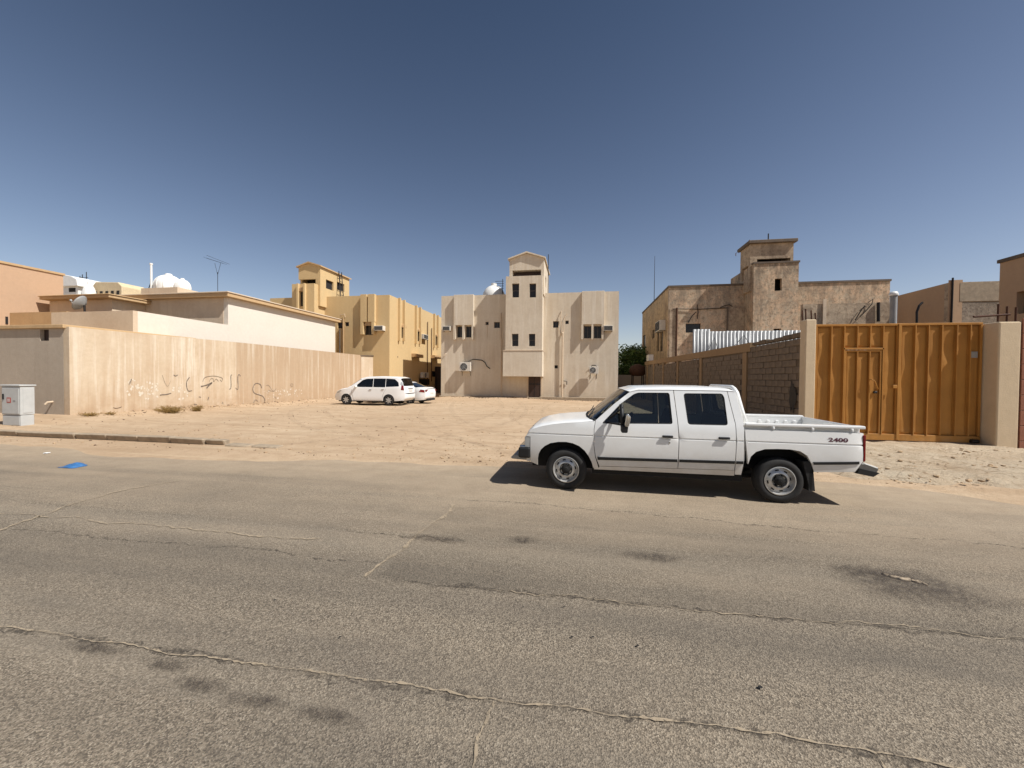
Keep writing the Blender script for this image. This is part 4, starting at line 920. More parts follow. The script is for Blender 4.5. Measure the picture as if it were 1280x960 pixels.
# ------------------------------------------------------------------ ochre flats on the left
YX = YBX; yf, zf_ = PX(487, 368.5, YX); ZY = zf_; yl_end = yf + 17
def zy(x, y): return PY(360 + x * 200 / 914., 310 + y * 200 / 914., yf)
def zyX(x, y): return PX(480 + x * .1457, 360 + y * .1457, YX)
yr = tag(empty('ochre_flats', (YX - 5, yf, 0)), 'ochre yellow block of flats with stair tower and ladder behind the villa', 'building')
f = fY(yf); xL = zy(60, 0)[0] - 3
hs = []
for q in ((283, 425, 310, 460), (325, 423, 348, 447), (440, 440, 486, 497)):
    a = zy(q[0], q[3]); b = zy(q[2], q[1]); hs.append((a[0], b[0], a[1], b[1]))
mb = MB(); mb.wall(f, xL, YX - .302, -.5, ZY, hs, .3); mb.build('wall', M['yellow'], yr)
for h in hs: window(yr, f, *h, d=.15, mid='v' if h is hs[2] else None)
# sunlit flank with pairs of fins and arched windows
fx = fXp(YX); fl = []
for (xa, xb, wt, wb) in ((125, 165, 330, 455), (268, 303, 365, 480), (425, 455, 408, 512)):
    y0, z0 = zyX(xb - 14, wb); y1, z1 = zyX(xb + 12, wt); fl.append((y0, y1, z0, z1))
ac_h = []
mb = MB(); mb.wall(fx, yf + .302, yl_end, -.5, ZY, [(h[0], h[1], h[2] + .3, h[3]) for h in fl], .3); mb.build('wall', M['yellow'], yr)
mb = MB(); mb.box(YX - .3, YX, yf, yf + .3, -.5, ZY); mb.build('wall', M['yellow'], yr)
mb = MB(); mb.box(xL, YX - .302, yf + .302, yl_end, ZY - 1.1, ZY - .9); mb.build('roof', M['kerb'], yr)
mb = MB(); mb.box(xL, YX - .302, yl_end - .2, yl_end, -.5, ZY - 1.2); mb.build('wall', M['yellow'], yr)
for (xa, xb, wt, wb), h in zip(((125, 165, 330, 455), (268, 303, 365, 480), (425, 455, 408, 512)), fl):
    window(yr, fx, h[0], h[1], h[2] + .3, h[3], d=.15, mid=None)
    for q in (xa, xb):
        yq, zq = zyX(q, wb); mb = MB(); mb.mbox(fx, yq - .16, yq + .02, zq, ZY + .06, -.24, -.002); mb.build('fin', M['yellow'], yr, bevel=.01)
    yq, zq = zyX(xb + 2, wt + 12); mb = MB(); n = 9
    mb.prism([(yq + .42 * math.cos(k * math.pi / n), zq + .42 * math.sin(k * math.pi / n)) for k in range(n + 1)], fx, -.12, -.002); mb.build('arch_hood', M['concrete_tan'], yr)
# front bay with arched hood
a = zy(385, 0)[0]; a2 = zy(440, 0)[0]; b2 = zy(487, 0)[0]; b = zy(505, 0)[0]; zl = zy(0, 432)[1]; zfn = zy(0, 500)[1]
mb = MB(); mb.mbox(f, zy(424, 0)[0], zy(458, 0)[0], zl, ZY + .05, -.3, -.002); mb.build('bay', M['yellow'], yr, bevel=.01)
mb = MB(); mb.mbox(f, zy(466, 0)[0], b, zl, ZY + .05, -.3, -.002); mb.build('bay', M['yellow'], yr, bevel=.01)
for u0, u1 in ((424, 440), (487, 503)):
    mb = MB(); mb.mbox(f, zy(u0, 0)[0], zy(u1, 0)[0], zfn, zl - .002, -.3, -.002); mb.build('fin', M['yellow'], yr, bevel=.01)
uc, zc = zy(463, 445); mb = MB(); n = 10; r = (b2 - a2) * .5
mb.prism([(uc + r * math.cos(k * math.pi / n), zc + r * math.sin(k * math.pi / n)) for k in range(n + 1)], f, -.14, -.002); mb.build('arch_hood', M['concrete_tan'], yr)
q0 = zy(505, 475); q1 = zy(556, 447); window_ac(f, q0[0], q1[0], q0[1], q1[1], 'window air conditioner at the corner of the ochre flats', -.45)
a = zy(318, 395); pipe(yr, [(a[0], yf - .06, a[1]), (a[0], yf - .06, 0)], .045, mat='slab_tan'); a = zy(297, 462); pipe(yr, [(a[0], yf - .06, a[1]), (a[0], yf - .06, 0)], .06, mat='coping')
a = zy(305, 390); b = zy(328, 385); pipe(yr, [(a[0], yf - .05, a[1] - .1), (a[0], yf - .12, a[1] + .1), (b[0], yf - .12, b[1] + .1), (b[0], yf - .05, b[1] - .15)], .035, mat='pipe')
# things on the flank
q0 = zyX(310, 435); q1 = zyX(350, 405); window_ac(fx, q0[0], q1[0], q0[1], q1[1], 'window air conditioner high on the sunlit ochre flank', -.4)
for (x, y0_, y1_) in ((368, 290, 860), (403, 345, 800)):
    a = zyX(x, y0_); b = zyX(x, y1_); pipe(yr, [(YX + .1, a[0], a[1]), (YX + .1, a[0], max(b[1], .1))], .045, 'conduit', 'rust')
for x0_, x1_, y_ in ((235, 300, 580), (400, 455, 590)):
    a = zyX(x0_, y_ + 12); b = zyX(x1_, y_ - 10); mb = MB(); mb.mbox(fx, a[0], b[0], a[1], a[1] + .35, -.5, -.002); mb.build('canopy', M['concrete_tan'], yr)
q0 = zyX(298, 770); q1 = zyX(348, 725); split_ac(fx, q0[0], q1[0], q0[1], q1[1], 'split air conditioner in the shaded alley on the ochre flank')
q0 = zyX(412, 760); q1 = zyX(440, 715); mb = MB(); mb.mbox(fx, q0[0], q1[0], q0[1], q1[1], -.05, -.002); mb.build('window', M['pane'], yr)
q0 = zyX(300, 835); q1 = zyX(390, 780); mb = MB(); mb.mbox(fx, q0[0], q1[0], q0[1], q1[1], -.02, -.002); mb.build('vent', M['dark'], yr)
q0 = zyX(440, 0)[0]; mb = MB(); mb.box(YX + .002, YX + 4.0, q0, q0 + .12, -.4, 2.9); gt = tag(mb.build('alley_gate', M['door_dark']), 'dark brown metal gate closing the shaded alley by the beige flats', 'gate')
for k in range(9): MB().box(YX + .2 + .42 * k, YX + .25 + .42 * k, q0 - .03, q0 - .002, -.1, 2.85).build('bar', M['iron'], gt)
# stair block and belfry
ys_ = yf - 1.4
def zs2(x, y): return PY(360 + x * 200 / 914., 310 + y * 200 / 914., ys_)
xa = zs2(22, 0)[0]; xb = zs2(150, 0)[0]; zt1 = zs2(0, 207)[1]
h = (zs2(68, 0)[0], zs2(92, 0)[0], zs2(0, 335)[1], zs2(0, 250)[1])
fs_ = fY(ys_)
mb = MB(); mb.wall(fs_, xa, xb, 0, zt1, [h], .25); mb.box(xa, xa + .25, ys_ + .252, yf - .002, 0, zt1); mb.box(xb - .25, xb, ys_ + .252, yf + 2, 0, zt1); mb.build('stair_block', M['yellow'], yr)
window(yr, fs_, *h, d=.12, mid=None)
mb = MB(); n = 8; uc = (h[0] + h[1]) / 2; r = (h[1] - h[0]) / 2 + .12; mb.prism([(uc + r * math.cos(k * math.pi / n), h[3] + r * math.sin(k * math.pi / n)) for k in range(n + 1)], fs_, -.1, -.002); mb.build('arch_hood', M['concrete_tan'], yr)
for q in (62, 100):
    mb = MB(); mb.mbox(fs_, zs2(q, 0)[0] - .08, zs2(q, 0)[0] + .08, 0, zt1 - .01, -.22, -.002); mb.build('fin', M['yellow'], yr)
yb0 = ys_ + .5
def zs3(x, y): return PY(360 + x * 200 / 914., 310 + y * 200 / 914., yb0)
ba = zs3(60, 0)[0]; bb = zs3(184, 0)[0]; be = PX(360 + 350 * 200 / 914., 345, bb)[0]; z0b = zs3(0, 183)[1]; z1b = zs3(0, 112)[1]; zpk = zs3(0, 92)[1]
w1 = PX(360 + 217 * .2188, 310 + 230 * .2188, bb); w2 = PX(360 + 260 * .2188, 310 + 195 * .2188, bb); w3 = PX(360 + 280 * .2188, 310 + 240 * .2188, bb); w4 = PX(360 + 322 * .2188, 310 + 215 * .2188, bb)
hw_ = [(w1[0], w2[0], w1[1], w2[1]), (w3[0], w4[0], w3[1] + .05, w4[1] + .12)]
mb = MB(); mb.wall(fXp(bb), yb0, be, ZY - 1, z1b, hw_, .22); mb.build('tower_wall', M['yellow'], yr)
for h in hw_: mb = MB(); mb.mbox(fXp(bb), h[0], h[1], h[2], h[3], .16, .2); mb.build('window', M['dark'], yr)
mb = MB(); mb.box(ba, bb - .222, yb0, yb0 + .22, z0b, z1b); mb.box(ba, ba + .2, yb0 + .222, be, ZY - 1, z1b); mb.box(ba + .202, bb - .222, be - .2, be, ZY - 1, z1b); mb.box(bb - .45, bb - .222, yb0 + .003, yb0 + .2, ZY - 1, z0b - .002)
mb.build('tower_wall', M['yellow'], yr)
mb = MB(); mb.box(ba + .25, bb - .5, yb0 + .9, yb0 + 1.0, ZY - 1, z1b - .1); mb.build('dark_backing', M['dark'], yr)  # dark panel stands in for the shade inside the belfry
uc = (ba + bb) / 2; mb = MB(); mb.prism([(ba, z1b + .002), (bb, z1b + .002), (uc, zpk)], fY(yb0), 0, be - yb0); mb.build('gable', M['yellow'], yr)
mb = MB(); o_ = .15; mb.prism([(ba - o_, z1b - .06), (uc, zpk + .004), (bb + o_, z1b - .06), (bb + o_, z1b + .05), (uc, zpk + .12), (ba - o_, z1b + .05)], fY(yb0 - .15), 0, be - yb0 + .3); mb.build('roof', M['slab_tan'], yr)
# ladder leaning on the tower
lr = tag(empty('ladder', (bb + .8, yb0 + 3, ZY - .9)), 'dark ladder leaning on the stair tower of the ochre flats', 'ladder')
l0 = PX(360 + 300 * .2188, 372, bb + .7); l1 = PX(360 + 275 * .2188, 338, bb + .1); mb = MB()
A = Vector((bb + .75, l0[0] + .1, ZY - .9)); B = Vector((bb + .18, l1[0] + .3, l1[1])); s_ = Vector((0, .42, 0))
mb.tube([A, B], .04, 6); mb.tube([A + s_, B + s_], .04, 6)
for k in range(1, 11): q = A.lerp(B, k / 11.); mb.tube([q, q + s_], .028, 5)
mb.build('rails', M['iron'], lr)
# ------------------------------------------------------------------ old peeling flats on the right
OY = 34.3; f = fY(OY)
OX = PY(835.5, 400, OY)[0]; OZ = PY(836, 359.5, OY)[1]
def zq(x, y): return PY(770 + x * .25, 280 + y * .25, OY)
orr = tag(empty('old_flats', (OX + 8, OY, 0)), 'derelict pinkish block of flats with peeling plaster and a square stair tower', 'building')
oxr = PY(1112, 380, OY)[0]; oye = PX(803, 396, OX)[0]
hs = []
for q in ((348, 497, 424, 543), (582, 467, 620, 492), (640, 600, 700, 640)):
    a = zq(q[0], q[3]); b = zq(q[2], q[1]); hs.append((a[0], b[0], a[1], b[1]))
mb = MB(); mb.wall(f, OX, oxr, -.5, OZ, hs, .3); mb.build('wall', M['old'], orr)
for h in hs: mb = MB(); mb.mbox(f, h[0], h[1], h[2], h[3], .16, .22); mb.build('window', M['pane'], orr)
def zl_(x, y): return PX(770 + x * .25, 280 + y * .25, OX)
hl = []
for q in ((233, 635, 222, 520), (214, 635, 205, 525), (192, 570, 182, 533), (146, 655, 135, 560)):
    a = zl_(q[0], q[1]); b = zl_(q[2], q[3]); hl.append((a[0], b[0], a[1], b[1]))
mb = MB(); mb.wall(fXm(OX), OY + .302, oye, -.5, OZ, hl, .3); mb.build('wall', M['old_side'], orr)
for h in hl: mb = MB(); mb.mbox(fXm(OX), h[0], h[1], h[2], h[3], .12, .2); mb.build('window', M['pane'], orr)
mb = MB(); mb.box(OX + .302, oxr, OY + .302, oye, OZ - 1.1, OZ - .9); mb.build('roof', M['kerb'], orr)
mb = MB(); mb.box(oxr - .3, oxr - .002, OY + .302, oye, -.5, OZ - .01); mb.build('wall', M['old'], orr)
mb = MB(); mb.box(OX + .302, oxr - .31, oye - .3, oye, -.5, OZ - .01); mb.build('wall', M['old'], orr)
mb = MB(); mb.box(OX - .06, oxr + .06, OY - .06, OY + .35, OZ + .003, OZ + .16); mb.box(OX - .06, OX + .35, OY + .352, oye, OZ + .003, OZ + .16); mb.build('coping', M['coping'], orr)
# cladding band and drain pipe at the corner, lower bare panel
a = zq(268, 425); b = zq(305, 660); mb = MB(); mb.mbox(f, a[0], b[0], -.4, a[1], -.06, -.002); mb.build('plaster_patch', M['old_grey'], orr)
a = zq(545, 415); b = zq(672, 660); mb = MB(); mb.mbox(f, a[0], b[0], -.4, a[1], -.05, -.002); mb.build('plaster_patch', M['old_grey'], orr)
a = zq(303, 420); pipe(orr, [(a[0], OY - .1, a[1]), (a[0], OY - .1, 0)], .07, mat='rust')
a = zq(556, 415); pipe(orr, [(a[0], OY - .12, a[1]), (a[0], OY - .12, 0)], .05, mat='coping')
a = zq(283, 425); b = zq(560, 420); pipe(orr, [(a[0], OY - .07, a[1]), ((a[0] + b[0]) / 2, OY - .08, a[1] - .08), (b[0], OY - .07, b[1])], .03, 'cable', 'iron', 5)
for P in (((405, 403), (410, 440), (405, 475)), ((400, 440), (380, 460), (360, 495)), ((520, 418), (545, 408), (565, 404), (580, 412))):
    pipe(orr, [(zq(*q)[0], OY - .05, zq(*q)[1]) for q in P], .03, 'cable', 'iron', 5)
a = zl_(247, 530); b = zl_(224, 495); window_ac(fXm(OX), a[0], b[0], a[1], b[1], 'rusty window air conditioner on the side of the derelict flats', -.5)
# stair tower, square
TY = OY - 1.6; ft = fY(TY)
def zw(x, y): return PY(770 + x * .25, 280 + y * .25, TY)
ta = zw(694, 0)[0]; tb = zw(919, 0)[0]; tz = zw(0, 226)[1]
hs = []
for q in ((793, 272, 830, 334), (788, 523, 825, 560)):
    a = zw(q[0], q[3]); b = zw(q[2], q[1]); hs.append((a[0], b[0], a[1], b[1]))
mb = MB(); mb.wall(ft, ta, tb, 0, tz, hs, .25); mb.box(ta, ta + .25, TY + .252, OY + 3, 0, tz); mb.box(tb - .25, tb, TY + .252, OY + 3, 0, tz); mb.build('tower_wall', M['old'], orr)
mb = MB(); mb.box(ta + .26, tb - .26, TY + .9, TY + 1.0, 0, tz - .3); mb.build('dark_backing', M['dark'], orr)  # dark panel, tower's inner shade put in as colour
mb = MB(); mb.box(ta - .06, tb + .06, TY - .06, TY + .3, tz + .003, tz + .14); mb.build('coping', M['coping'], orr)
ba = zw(684, 0)[0]; bb = zw(903, 0)[0]; zb0 = zw(0, 197)[1]; zb1 = zw(0, 125)[1]; ye = PX(770 + 622 * .25, 330, ba)[0]
YT0 = TY + .35
mb = MB(); mb.box(ba, bb, YT0, YT0 + .25, zb0, zb1); mb.box(ba, ba + .5, YT0 + .002, YT0 + .25, tz - 2, zb0 - .002); mb.box(bb - .2, bb, YT0 + .002, YT0 + .25, tz - 2, zb0 - .002)
mb.box(bb - .25, bb, YT0 + .252, ye, tz - 2, zb1); mb.box(ba + .252, bb - .252, ye - .25, ye, tz - 2, zb1); mb.build('tower_wall', M['old_grey'], orr)
wl = PX(770 + 660 * .25, 343, ba); wl2 = PX(770 + 637 * .25, 335, ba)
mb = MB(); mb.wall(fXm(ba), YT0 + .252, ye - .002, tz - 2, zb1, [(wl[0], wl[0] + 1.2, tz - .9, tz + .1)], .25); mb.build('tower_wall', M['old_grey'], orr)
mb = MB(); mb.box(ba + .6, bb - .3, YT0 + 1.2, YT0 + 1.3, tz - 2, zb1 - .1); mb.build('dark_backing', M['dark'], orr)  # dark panel paints the shade seen through the belfry slit
mb = MB(); mb.box(ba - .2, bb + .2, YT0 - .25, ye + .2, zb1 + .003, zb1 + .25); mb.build('roof', M['coping'], orr, bevel=.03)
a = PY(960.5, 292, TY + 2); rd = tag(empty('roof_rod', (a[0], TY + 2, zb1 + .25)), 'short iron rod on top of the derelict stair tower', 'mast'); mb = MB(); mb.tube([(a[0], TY + 2, zb1 + .25), (a[0], TY + 2, a[1])], .045, 6); mb.build('pole', M['iron'], rd)
a = PY(929, 309, ye - 2); rd = tag(empty('rebar_stubs', (a[0], ye - 2, zb1 + .25)), 'bent reinforcement stubs on the edge of the derelict stair tower roof', 'rebar'); mb = MB()
for k in range(5): x = ba + .05 + .06 * k; y = YT0 + .4 + .8 * k; mb.tube([(x, y, zb1 + .2), (x + .03, y + .1, zb1 + .45), (x + .1, y + .1, zb1 + .5)], .03, 5)
mb.build('bar', M['rust'], rd)
a = PY(818, 320, 40); ms = tag(empty('antenna_mast', (a[0], 40, OZ - .9)), 'tall thin mast on the roof of the derelict flats', 'mast'); mb = MB()
a = PX(818.5, 320, OX + 1.2); mb.tube([(OX + 1.2, a[0], OZ - 1.0), (OX + 1.2, a[0], a[1])], [.05, .02], 6); mb.build('pole', M['iron'], ms); ms.location = (OX + 1.2, a[0], OZ - .95)
ms.children[0].data.transform(Matrix.Translation(Vector((PY(818, 320, 40)[0], 40, OZ - .9)) - ms.location))

# ------------------------------------------------------------------ unrendered block wall running back from the gate
BX = PY(1008, 480, 11.75)[0]; by0 = 12.06
bw = tag(empty('block_wall', (BX, by0, 0)), 'long unrendered grey block wall with tan concrete columns beside the white pickup', 'wall')
yb_far = PX(806, 470, BX)[0]; ZB = 3.05
cols = [PX(px, 470, BX)[0] for px in (931, 876, 847, 829, 817, 809)]
mb = MB(); mb.box(BX + .03, BX + .17, by0, yb_far, -.4, ZB - .3); mb.build('mortar', M['mortar'], bw)
def beam_z(y): return ZB + .22 * sm(by0, 40, y)
mb = MB(); n = 8; ysb = [by0 + 3.2 + (yb_far - by0 - 3.2) * i / n for i in range(n + 1)]
vs = []
for y in ysb: vs += [(BX - .02, y, beam_z(y) - .32), (BX + .2, y, beam_z(y) - .32), (BX + .2, y, beam_z(y)), (BX - .02, y, beam_z(y))]
fs = [(0, 1, 2, 3), tuple(4 * n + k for k in (3, 2, 1, 0))] + [(4 * i + a, 4 * i + 4 + a, 4 * i + 4 + (a + 1) % 4, 4 * i + (a + 1) % 4) for i in range(n) for a in range(4)]
mb.add(vs, fs); mb.build('beam', M['concrete_brown'], bw)
for y in cols:
    mb = MB(); mb.box(BX - .03, BX + .2, y - .17, y + .17, -.4, beam_z(y) - .33); mb.build('column', M['concrete_brown'], bw, bevel=.012)
# blocks: nearest bay one by one, the rest as a joined part
proto = MB(); proto.box(-.075, .06, .008, .392, .008, .192); rnd = random.Random(21)
pm = None; rows_n = int((ZB - .02) / .2); far_mb = MB(); cnt = 0
y = by0 + .02; ycol = 0
while y < yb_far - .4:
    near = y < cols[0] - .2
    for r in range(rows_n):
        z = -.1 + .2 * r; yy = y + (.2 if r % 2 else 0)
        if any(abs(yy + .2 - c) < .36 for c in cols): continue
        if z + .2 > (beam_z(yy) - .32 if yy > by0 + 3.0 else ZB): continue
        jx = rnd.uniform(-.012, .012)
        if rnd.random() < .018: continue
        if near and cnt < 290:
            if pm is None: o = proto.build('block', M['block'], bw, local=True, bevel=.012); pm = o
            else: o = copy_obj(pm, bw)
            o.location = (.075 + jx, yy - by0, z); cnt += 1
        else: far_mb.box(BX + jx, BX + .13 + jx, yy + .008, yy + .392, z + .008, z + .192)
    y += .4
tag(far_mb.build('block', M['block'], bw), kind='stuff')
# render smear and dark soot on the nearest blocks
mb = MB(); rnd = random.Random(4); cy, cz = PX(990, 495, BX - .02)
n = 16; mb.add([(BX - .018, cy + .22 * rnd.uniform(.5, 1.2) * math.cos(k * 6.283 / n), cz + .55 * rnd.uniform(.5, 1.2) * math.sin(k * 6.283 / n)) for k in range(n)], [tuple(range(n))]); mb.build('soot_mark', M['iron'], bw, normals=False)
mb = MB(); y1 = by0 + 3.2
for k in range(6): mb.box(BX + .02, BX + .19, by0 + .05 + .52 * k, by0 + .54 + .52 * k, ZB - .12, ZB - .02 + rnd.uniform(-.03, .05))
mb.build('cap_stones', M['mortar'], bw, bevel=.02)

# corrugated sheet fence standing beyond the wall
SY = 23.0; f = fY(SY); sr_ = tag(empty('sheet_fence', (BX + 3, SY, 0)), 'pale corrugated metal sheet fence rising behind the block wall', 'fence')
sx0 = PY(866, 430, SY)[0]; sx1 = PY(997, 430, SY)[0]; zt0 = PY(880, 411.5, SY)[1]; zt1 = PY(940, 413.5, SY)[1]
x = sx0; k = 0; W_ = (sx1 - sx0) / 6.0 + .02
while x < sx1 + 2.5:
    zt = zt0 if k == 0 else zt1 + random.Random(k).uniform(-.008, .008); mb = MB(); n = 40; vs = []
    for i in range(n + 1):
        u = x + (W_ if k else W_ * 1.0) * i / n; d = .035 * math.sin(u * 2 * math.pi / .19) + .012 * (k % 2)
        vs += [(u, SY + d, 1.2), (u, SY + d, zt)]
    mb.add(vs, [(2 * i, 2 * i + 2, 2 * i + 3, 2 * i + 1) for i in range(n)])
    o = mb.build('sheet', M['zinc'], sr_, smooth=True, normals=False); s_ = o.modifiers.new('thick', 'SOLIDIFY'); s_.thickness = .006
    x += W_ - .05; k += 1
for k in range(5):
    mb = MB(); u = sx0 + 1.2 * k + .3; mb.box(u, u + .06, SY + .06, SY + .12, -.3, zt1 - .1); mb.build('post', M['iron'], sr_)
a = PY(890, 428, SY); mb = MB()
for q in (((884, 440), (893, 422), (900, 445)), ((922, 428), (930, 419), (938, 432))):
    pts = [PY(*p, SY - .08) for p in q]; mb.tube([(p[0], SY - .07, p[1]) for p in pts], .018, 5)
mb.build('wire', M['iron'], sr_)

# ------------------------------------------------------------------ gate with pillars
GY = 11.88; PF = 11.48
gl = PY(1017, 480, GY)[0]; gr = PY(1238, 480, GY)[0]; gz0 = .12; gz1 = PY(1130, 402, GY)[1] - .05
pl = tag(empty('gate_pillar', (gl - .2, GY, 0)), 'narrow beige plastered gate pillar at the end of the block wall', 'pillar')
xpa = PY(1003, 480, GY - .1)[0]; zp = PY(1012, 401, GY)[1] + .02
mb = MB(); mb.box(BX - .04, gl - .03, GY - .13, GY + .16, -.3, zp); mb.build('shaft', M['pillar'], pl, bevel=.02)
xpb = PY(1247, 480, PF)[0]; xpc = PY(1275, 480, PF)[0]; zp2 = PY(1260, 402, PF)[1]
pr = tag(empty('gate_pillar', (xpb + .3, PF, 0)), 'wide beige plastered gate pillar beside the red tiled wall', 'pillar')
mb = MB(); mb.box(xpb, xpc, PF, PF + .46, -.3, zp2); mb.build('shaft', M['pillar'], pr, bevel=.03, seg=2)
gt = tag(empty('metal_gate', ((gl + gr) / 2, GY, 0)), 'wide ochre painted double sheet metal gate with a small door in one leaf', 'gate')
xm = PY(1121, 480, GY)[0]; gr2 = xpb - .03
def wavy_sheet(name, x0, x1, z0, z1, Y, parent, seed, amp=.016):
    nu = max(6, int((x1 - x0) / .06)); nz = max(6, int((z1 - z0) / .08)); mb = MB(); vs = []
    for j in range(nz + 1):
        for i in range(nu + 1):
            u = x0 + (x1 - x0) * i / nu; z = z0 + (z1 - z0) * j / nz
            e = sm(0, .06, u - x0) * sm(0, .06, x1 - u)
            vs.append((u, Y - amp * e * ((vnoise(u * 2.2 + seed, z * 1.9) - .5) * 2.0 + (vnoise(u * 5 + seed, z * 4.1) - .5) * .8), z))
    mb.add(vs, [(j * (nu + 1) + i, j * (nu + 1) + i + 1, (j + 1) * (nu + 1) + i + 1, (j + 1) * (nu + 1) + i) for j in range(nz) for i in range(nu)])
    o = mb.build(name, M['gate'], parent, smooth=True, normals=False); s_ = o.modifiers.new('thick', 'SOLIDIFY'); s_.thickness = .004; s_.offset = 0
    return o
def gp(x, y): return PY(1000 + x * .1823, 385 + y * .1823, GY)
def gp2(x, y): return PY(1120 + x * .198, 385 + y * .198, GY)
zb1 = gz0 + .17
ribsL = [gp(q, 400)[0] for q in (112, 203, 291, 380, 468, 556)]; ribsR = [gp2(q, 450)[0] for q in (25, 105, 188, 272, 366, 450, 528)]
dA = gp(296, 400)[0]; dB = gp(549, 400)[0]; zD = gp(0, 288)[1]
RD = .07
def leaf(x0, x1, name_seed, ribs, door):
    lf = MB(); 
    lf.box(x0, x1, GY - .05, GY + .03, gz1 - .06, gz1); lf.box(x0, x1, GY - .06, GY + .03, gz0, zb1)
    lf.box(x0, x0 + .05, GY - .05, GY + .03, zb1 + .002, gz1 - .062); lf.box(x1 - .05, x1, GY - .05, GY + .03, zb1 + .002, gz1 - .062)
    fr = lf.build('leaf_frame', M['gate'], gt, bevel=.006)
    ed = [x0 + .05] + [r for r in ribs if x0 + .15 < r < x1 - .15] + [x1 - .05]
    for i in range(len(ed) - 1):
        mid = (ed[i] + ed[i + 1]) / 2
        if door and dA < mid < dB:
            wavy_sheet('sheet', ed[i], ed[i + 1], zD + .05, gz1 - .06, GY, gt, name_seed + i)
        else: wavy_sheet('sheet', ed[i], ed[i + 1], zb1, gz1 - .06, GY, gt, name_seed + i)
    for r in ed[1:-1]:
        z0 = zD + .06 if door and dA - .05 < r < dB - .1 and r > dA + .08 else zb1 + .003
        mb = MB(); mb.box(r - .012, r + .012, GY - RD, GY + .02, z0, gz1 - .063); mb.box(r - .03, r - .0125, GY - .012, GY + .02, z0, gz1 - .063); mb.build('rib', M['gate'], gt)
    return fr
leaf(gl, xm - .004, 10, ribsL, True); leaf(xm + .004, gr2, 40, ribsR, False)
mb = MB(); mb.box(xm - .035, xm + .035, GY - .075, GY - .051, gz0 + .02, gz1 - .01); mb.build('meeting_strip', M['gate'], gt, bevel=.006)
mb = MB(); mb.box(dA - .04, dB + .04, GY - .07, GY + .02, zD, zD + .05); mb.build('door_header', M['gate'], gt, bevel=.006)
mb = MB(); mb.box(dA + .0, dA + .04, GY - .06, GY + .02, zb1 + .004, zD - .01); mb.box(dB - .04, dB, GY - .06, GY + .02, zb1 + .004, zD - .01); mb.box(dA + .041, dB - .041, GY - .06, GY + .02, zD - .05, zD - .01)
wd = mb.build('wicket_door', M['gate'], gt, bevel=.005)
dr2 = [gp(q, 500)[0] for q in (378, 462)]; ed = [dA + .04] + dr2 + [dB - .04]
for i in range(3): wavy_sheet('sheet', ed[i], ed[i + 1], zb1 + .004, zD - .05, GY - .02, wd, 70 + i)
for r in dr2: mb = MB(); mb.box(r - .012, r + .012, GY - RD - .01, GY, zb1 + .006, zD - .052); mb.build('rib', M['gate'], wd)
q = [gp(*p) for p in ((462, 490), (488, 500), (513, 555))]; mb = MB(); mb.tube([(q[0][0], GY - .05, q[0][1]), (q[0][0] + .02, GY - .12, q[0][1]), (q[1][0], GY - .12, q[1][1]), (q[2][0], GY - .11, q[2][1]), (q[2][0], GY - .04, q[2][1] - .02)], .014, 6); mb.build('handle', M['gate'], wd, smooth=True)
q = gp(510, 578); mb = MB(); mb.box(q[0] - .06, q[0] + .03, GY - .07, GY - .03, q[1] - .03, q[1] + .03); mb.build('lock', M['iron'], wd, bevel=.01)
q = gp(633, 535); mb = MB(); mb.box(q[0] - .05, q[0] + .05, GY - .1, GY - .076, q[1] - .06, q[1] + .03); mb.build('bolt', M['gate'], gt, bevel=.008)
q = gp2(487, 295); mb = MB(); mb.box(q[0] - .07, q[0] + .07, GY - .035, GY - .026, q[1] - .08, q[1] + .08); mb.build('notice_plate', M['tank_grey'], gt)
q = gp2(470, 862); mb = MB(); mb.tube([(q[0] - .08, GY - .1, gz0 + .05), (q[0] + .08, GY - .1, gz0 + .05)], .05, 10); mb.build('wheel', M['iron'], gt, smooth=True, angle=40)
# rails and rebar on top of gate and pillars
rb = tag(empty('rebar_bundle', (gl - .3, GY, zp)), 'upright rusty rebar ends on the narrow gate pillar', 'rebar'); mb = MB()
for px, ph in ((1003, 388), (1007, 386), (1014, 388), (1019, 391)):
    q = PY(px, ph, GY + .3); mb.tube([(q[0] + .02, GY + .3, zp - .05), (q[0], GY + .3, q[1])], .02, 5)
mb.build('bar', M['rust'], rb)
q0 = PY(1217, 396, PF + .5); q1 = PY(1262, 393, PF + .5)
tr_ = tag(empty('gate_rail', (q1[0], PF + .5, zp2)), 'rusty overhead rail with upright posts on the wide gate pillar', 'rail'); mb = MB()
mb.tube([(q0[0], PF + .5, q0[1]), (q1[0], PF + .5, q1[1])], .03, 6)
for px, y0_ in ((1248, 380), (1259, 383), (1270, 384)):
    q = PY(px, y0_, PF + .5); mb.tube([(q[0], PF + .5, zp2 - .02), (q[0], PF + .5, q[1])], .022, 6)
mb.build('bar', M['rust'], tr_)

# red tiled wall to the right of the pillar
tr = tag(empty('tiled_wall', (xpc, PF, 0)), 'red-brown stone tiled wall standing right against the wide gate pillar', 'wall')
mb = MB(); mb.box(xpc + .01, xpc + 5, PF + .03, PF + .28, -.3, zp2 - .05); mb.build('wall', M['grout'], tr)
o0 = None
for r in range(9):
    for c in range(6):
        if o0 is None:
            p_ = MB(); p_.box(0, .585, 0, .035, 0, .365); o0 = p_.build('tile', M['red_tile'], tr, local=True, bevel=.008); o = o0
        else: o = copy_obj(o0, tr)
        o.location = (.02 + .6 * c - (.25 if r % 2 else 0) * (c > 0), -.006 + .004 * ((r * 3 + c) % 3), -.12 + .38 * r)
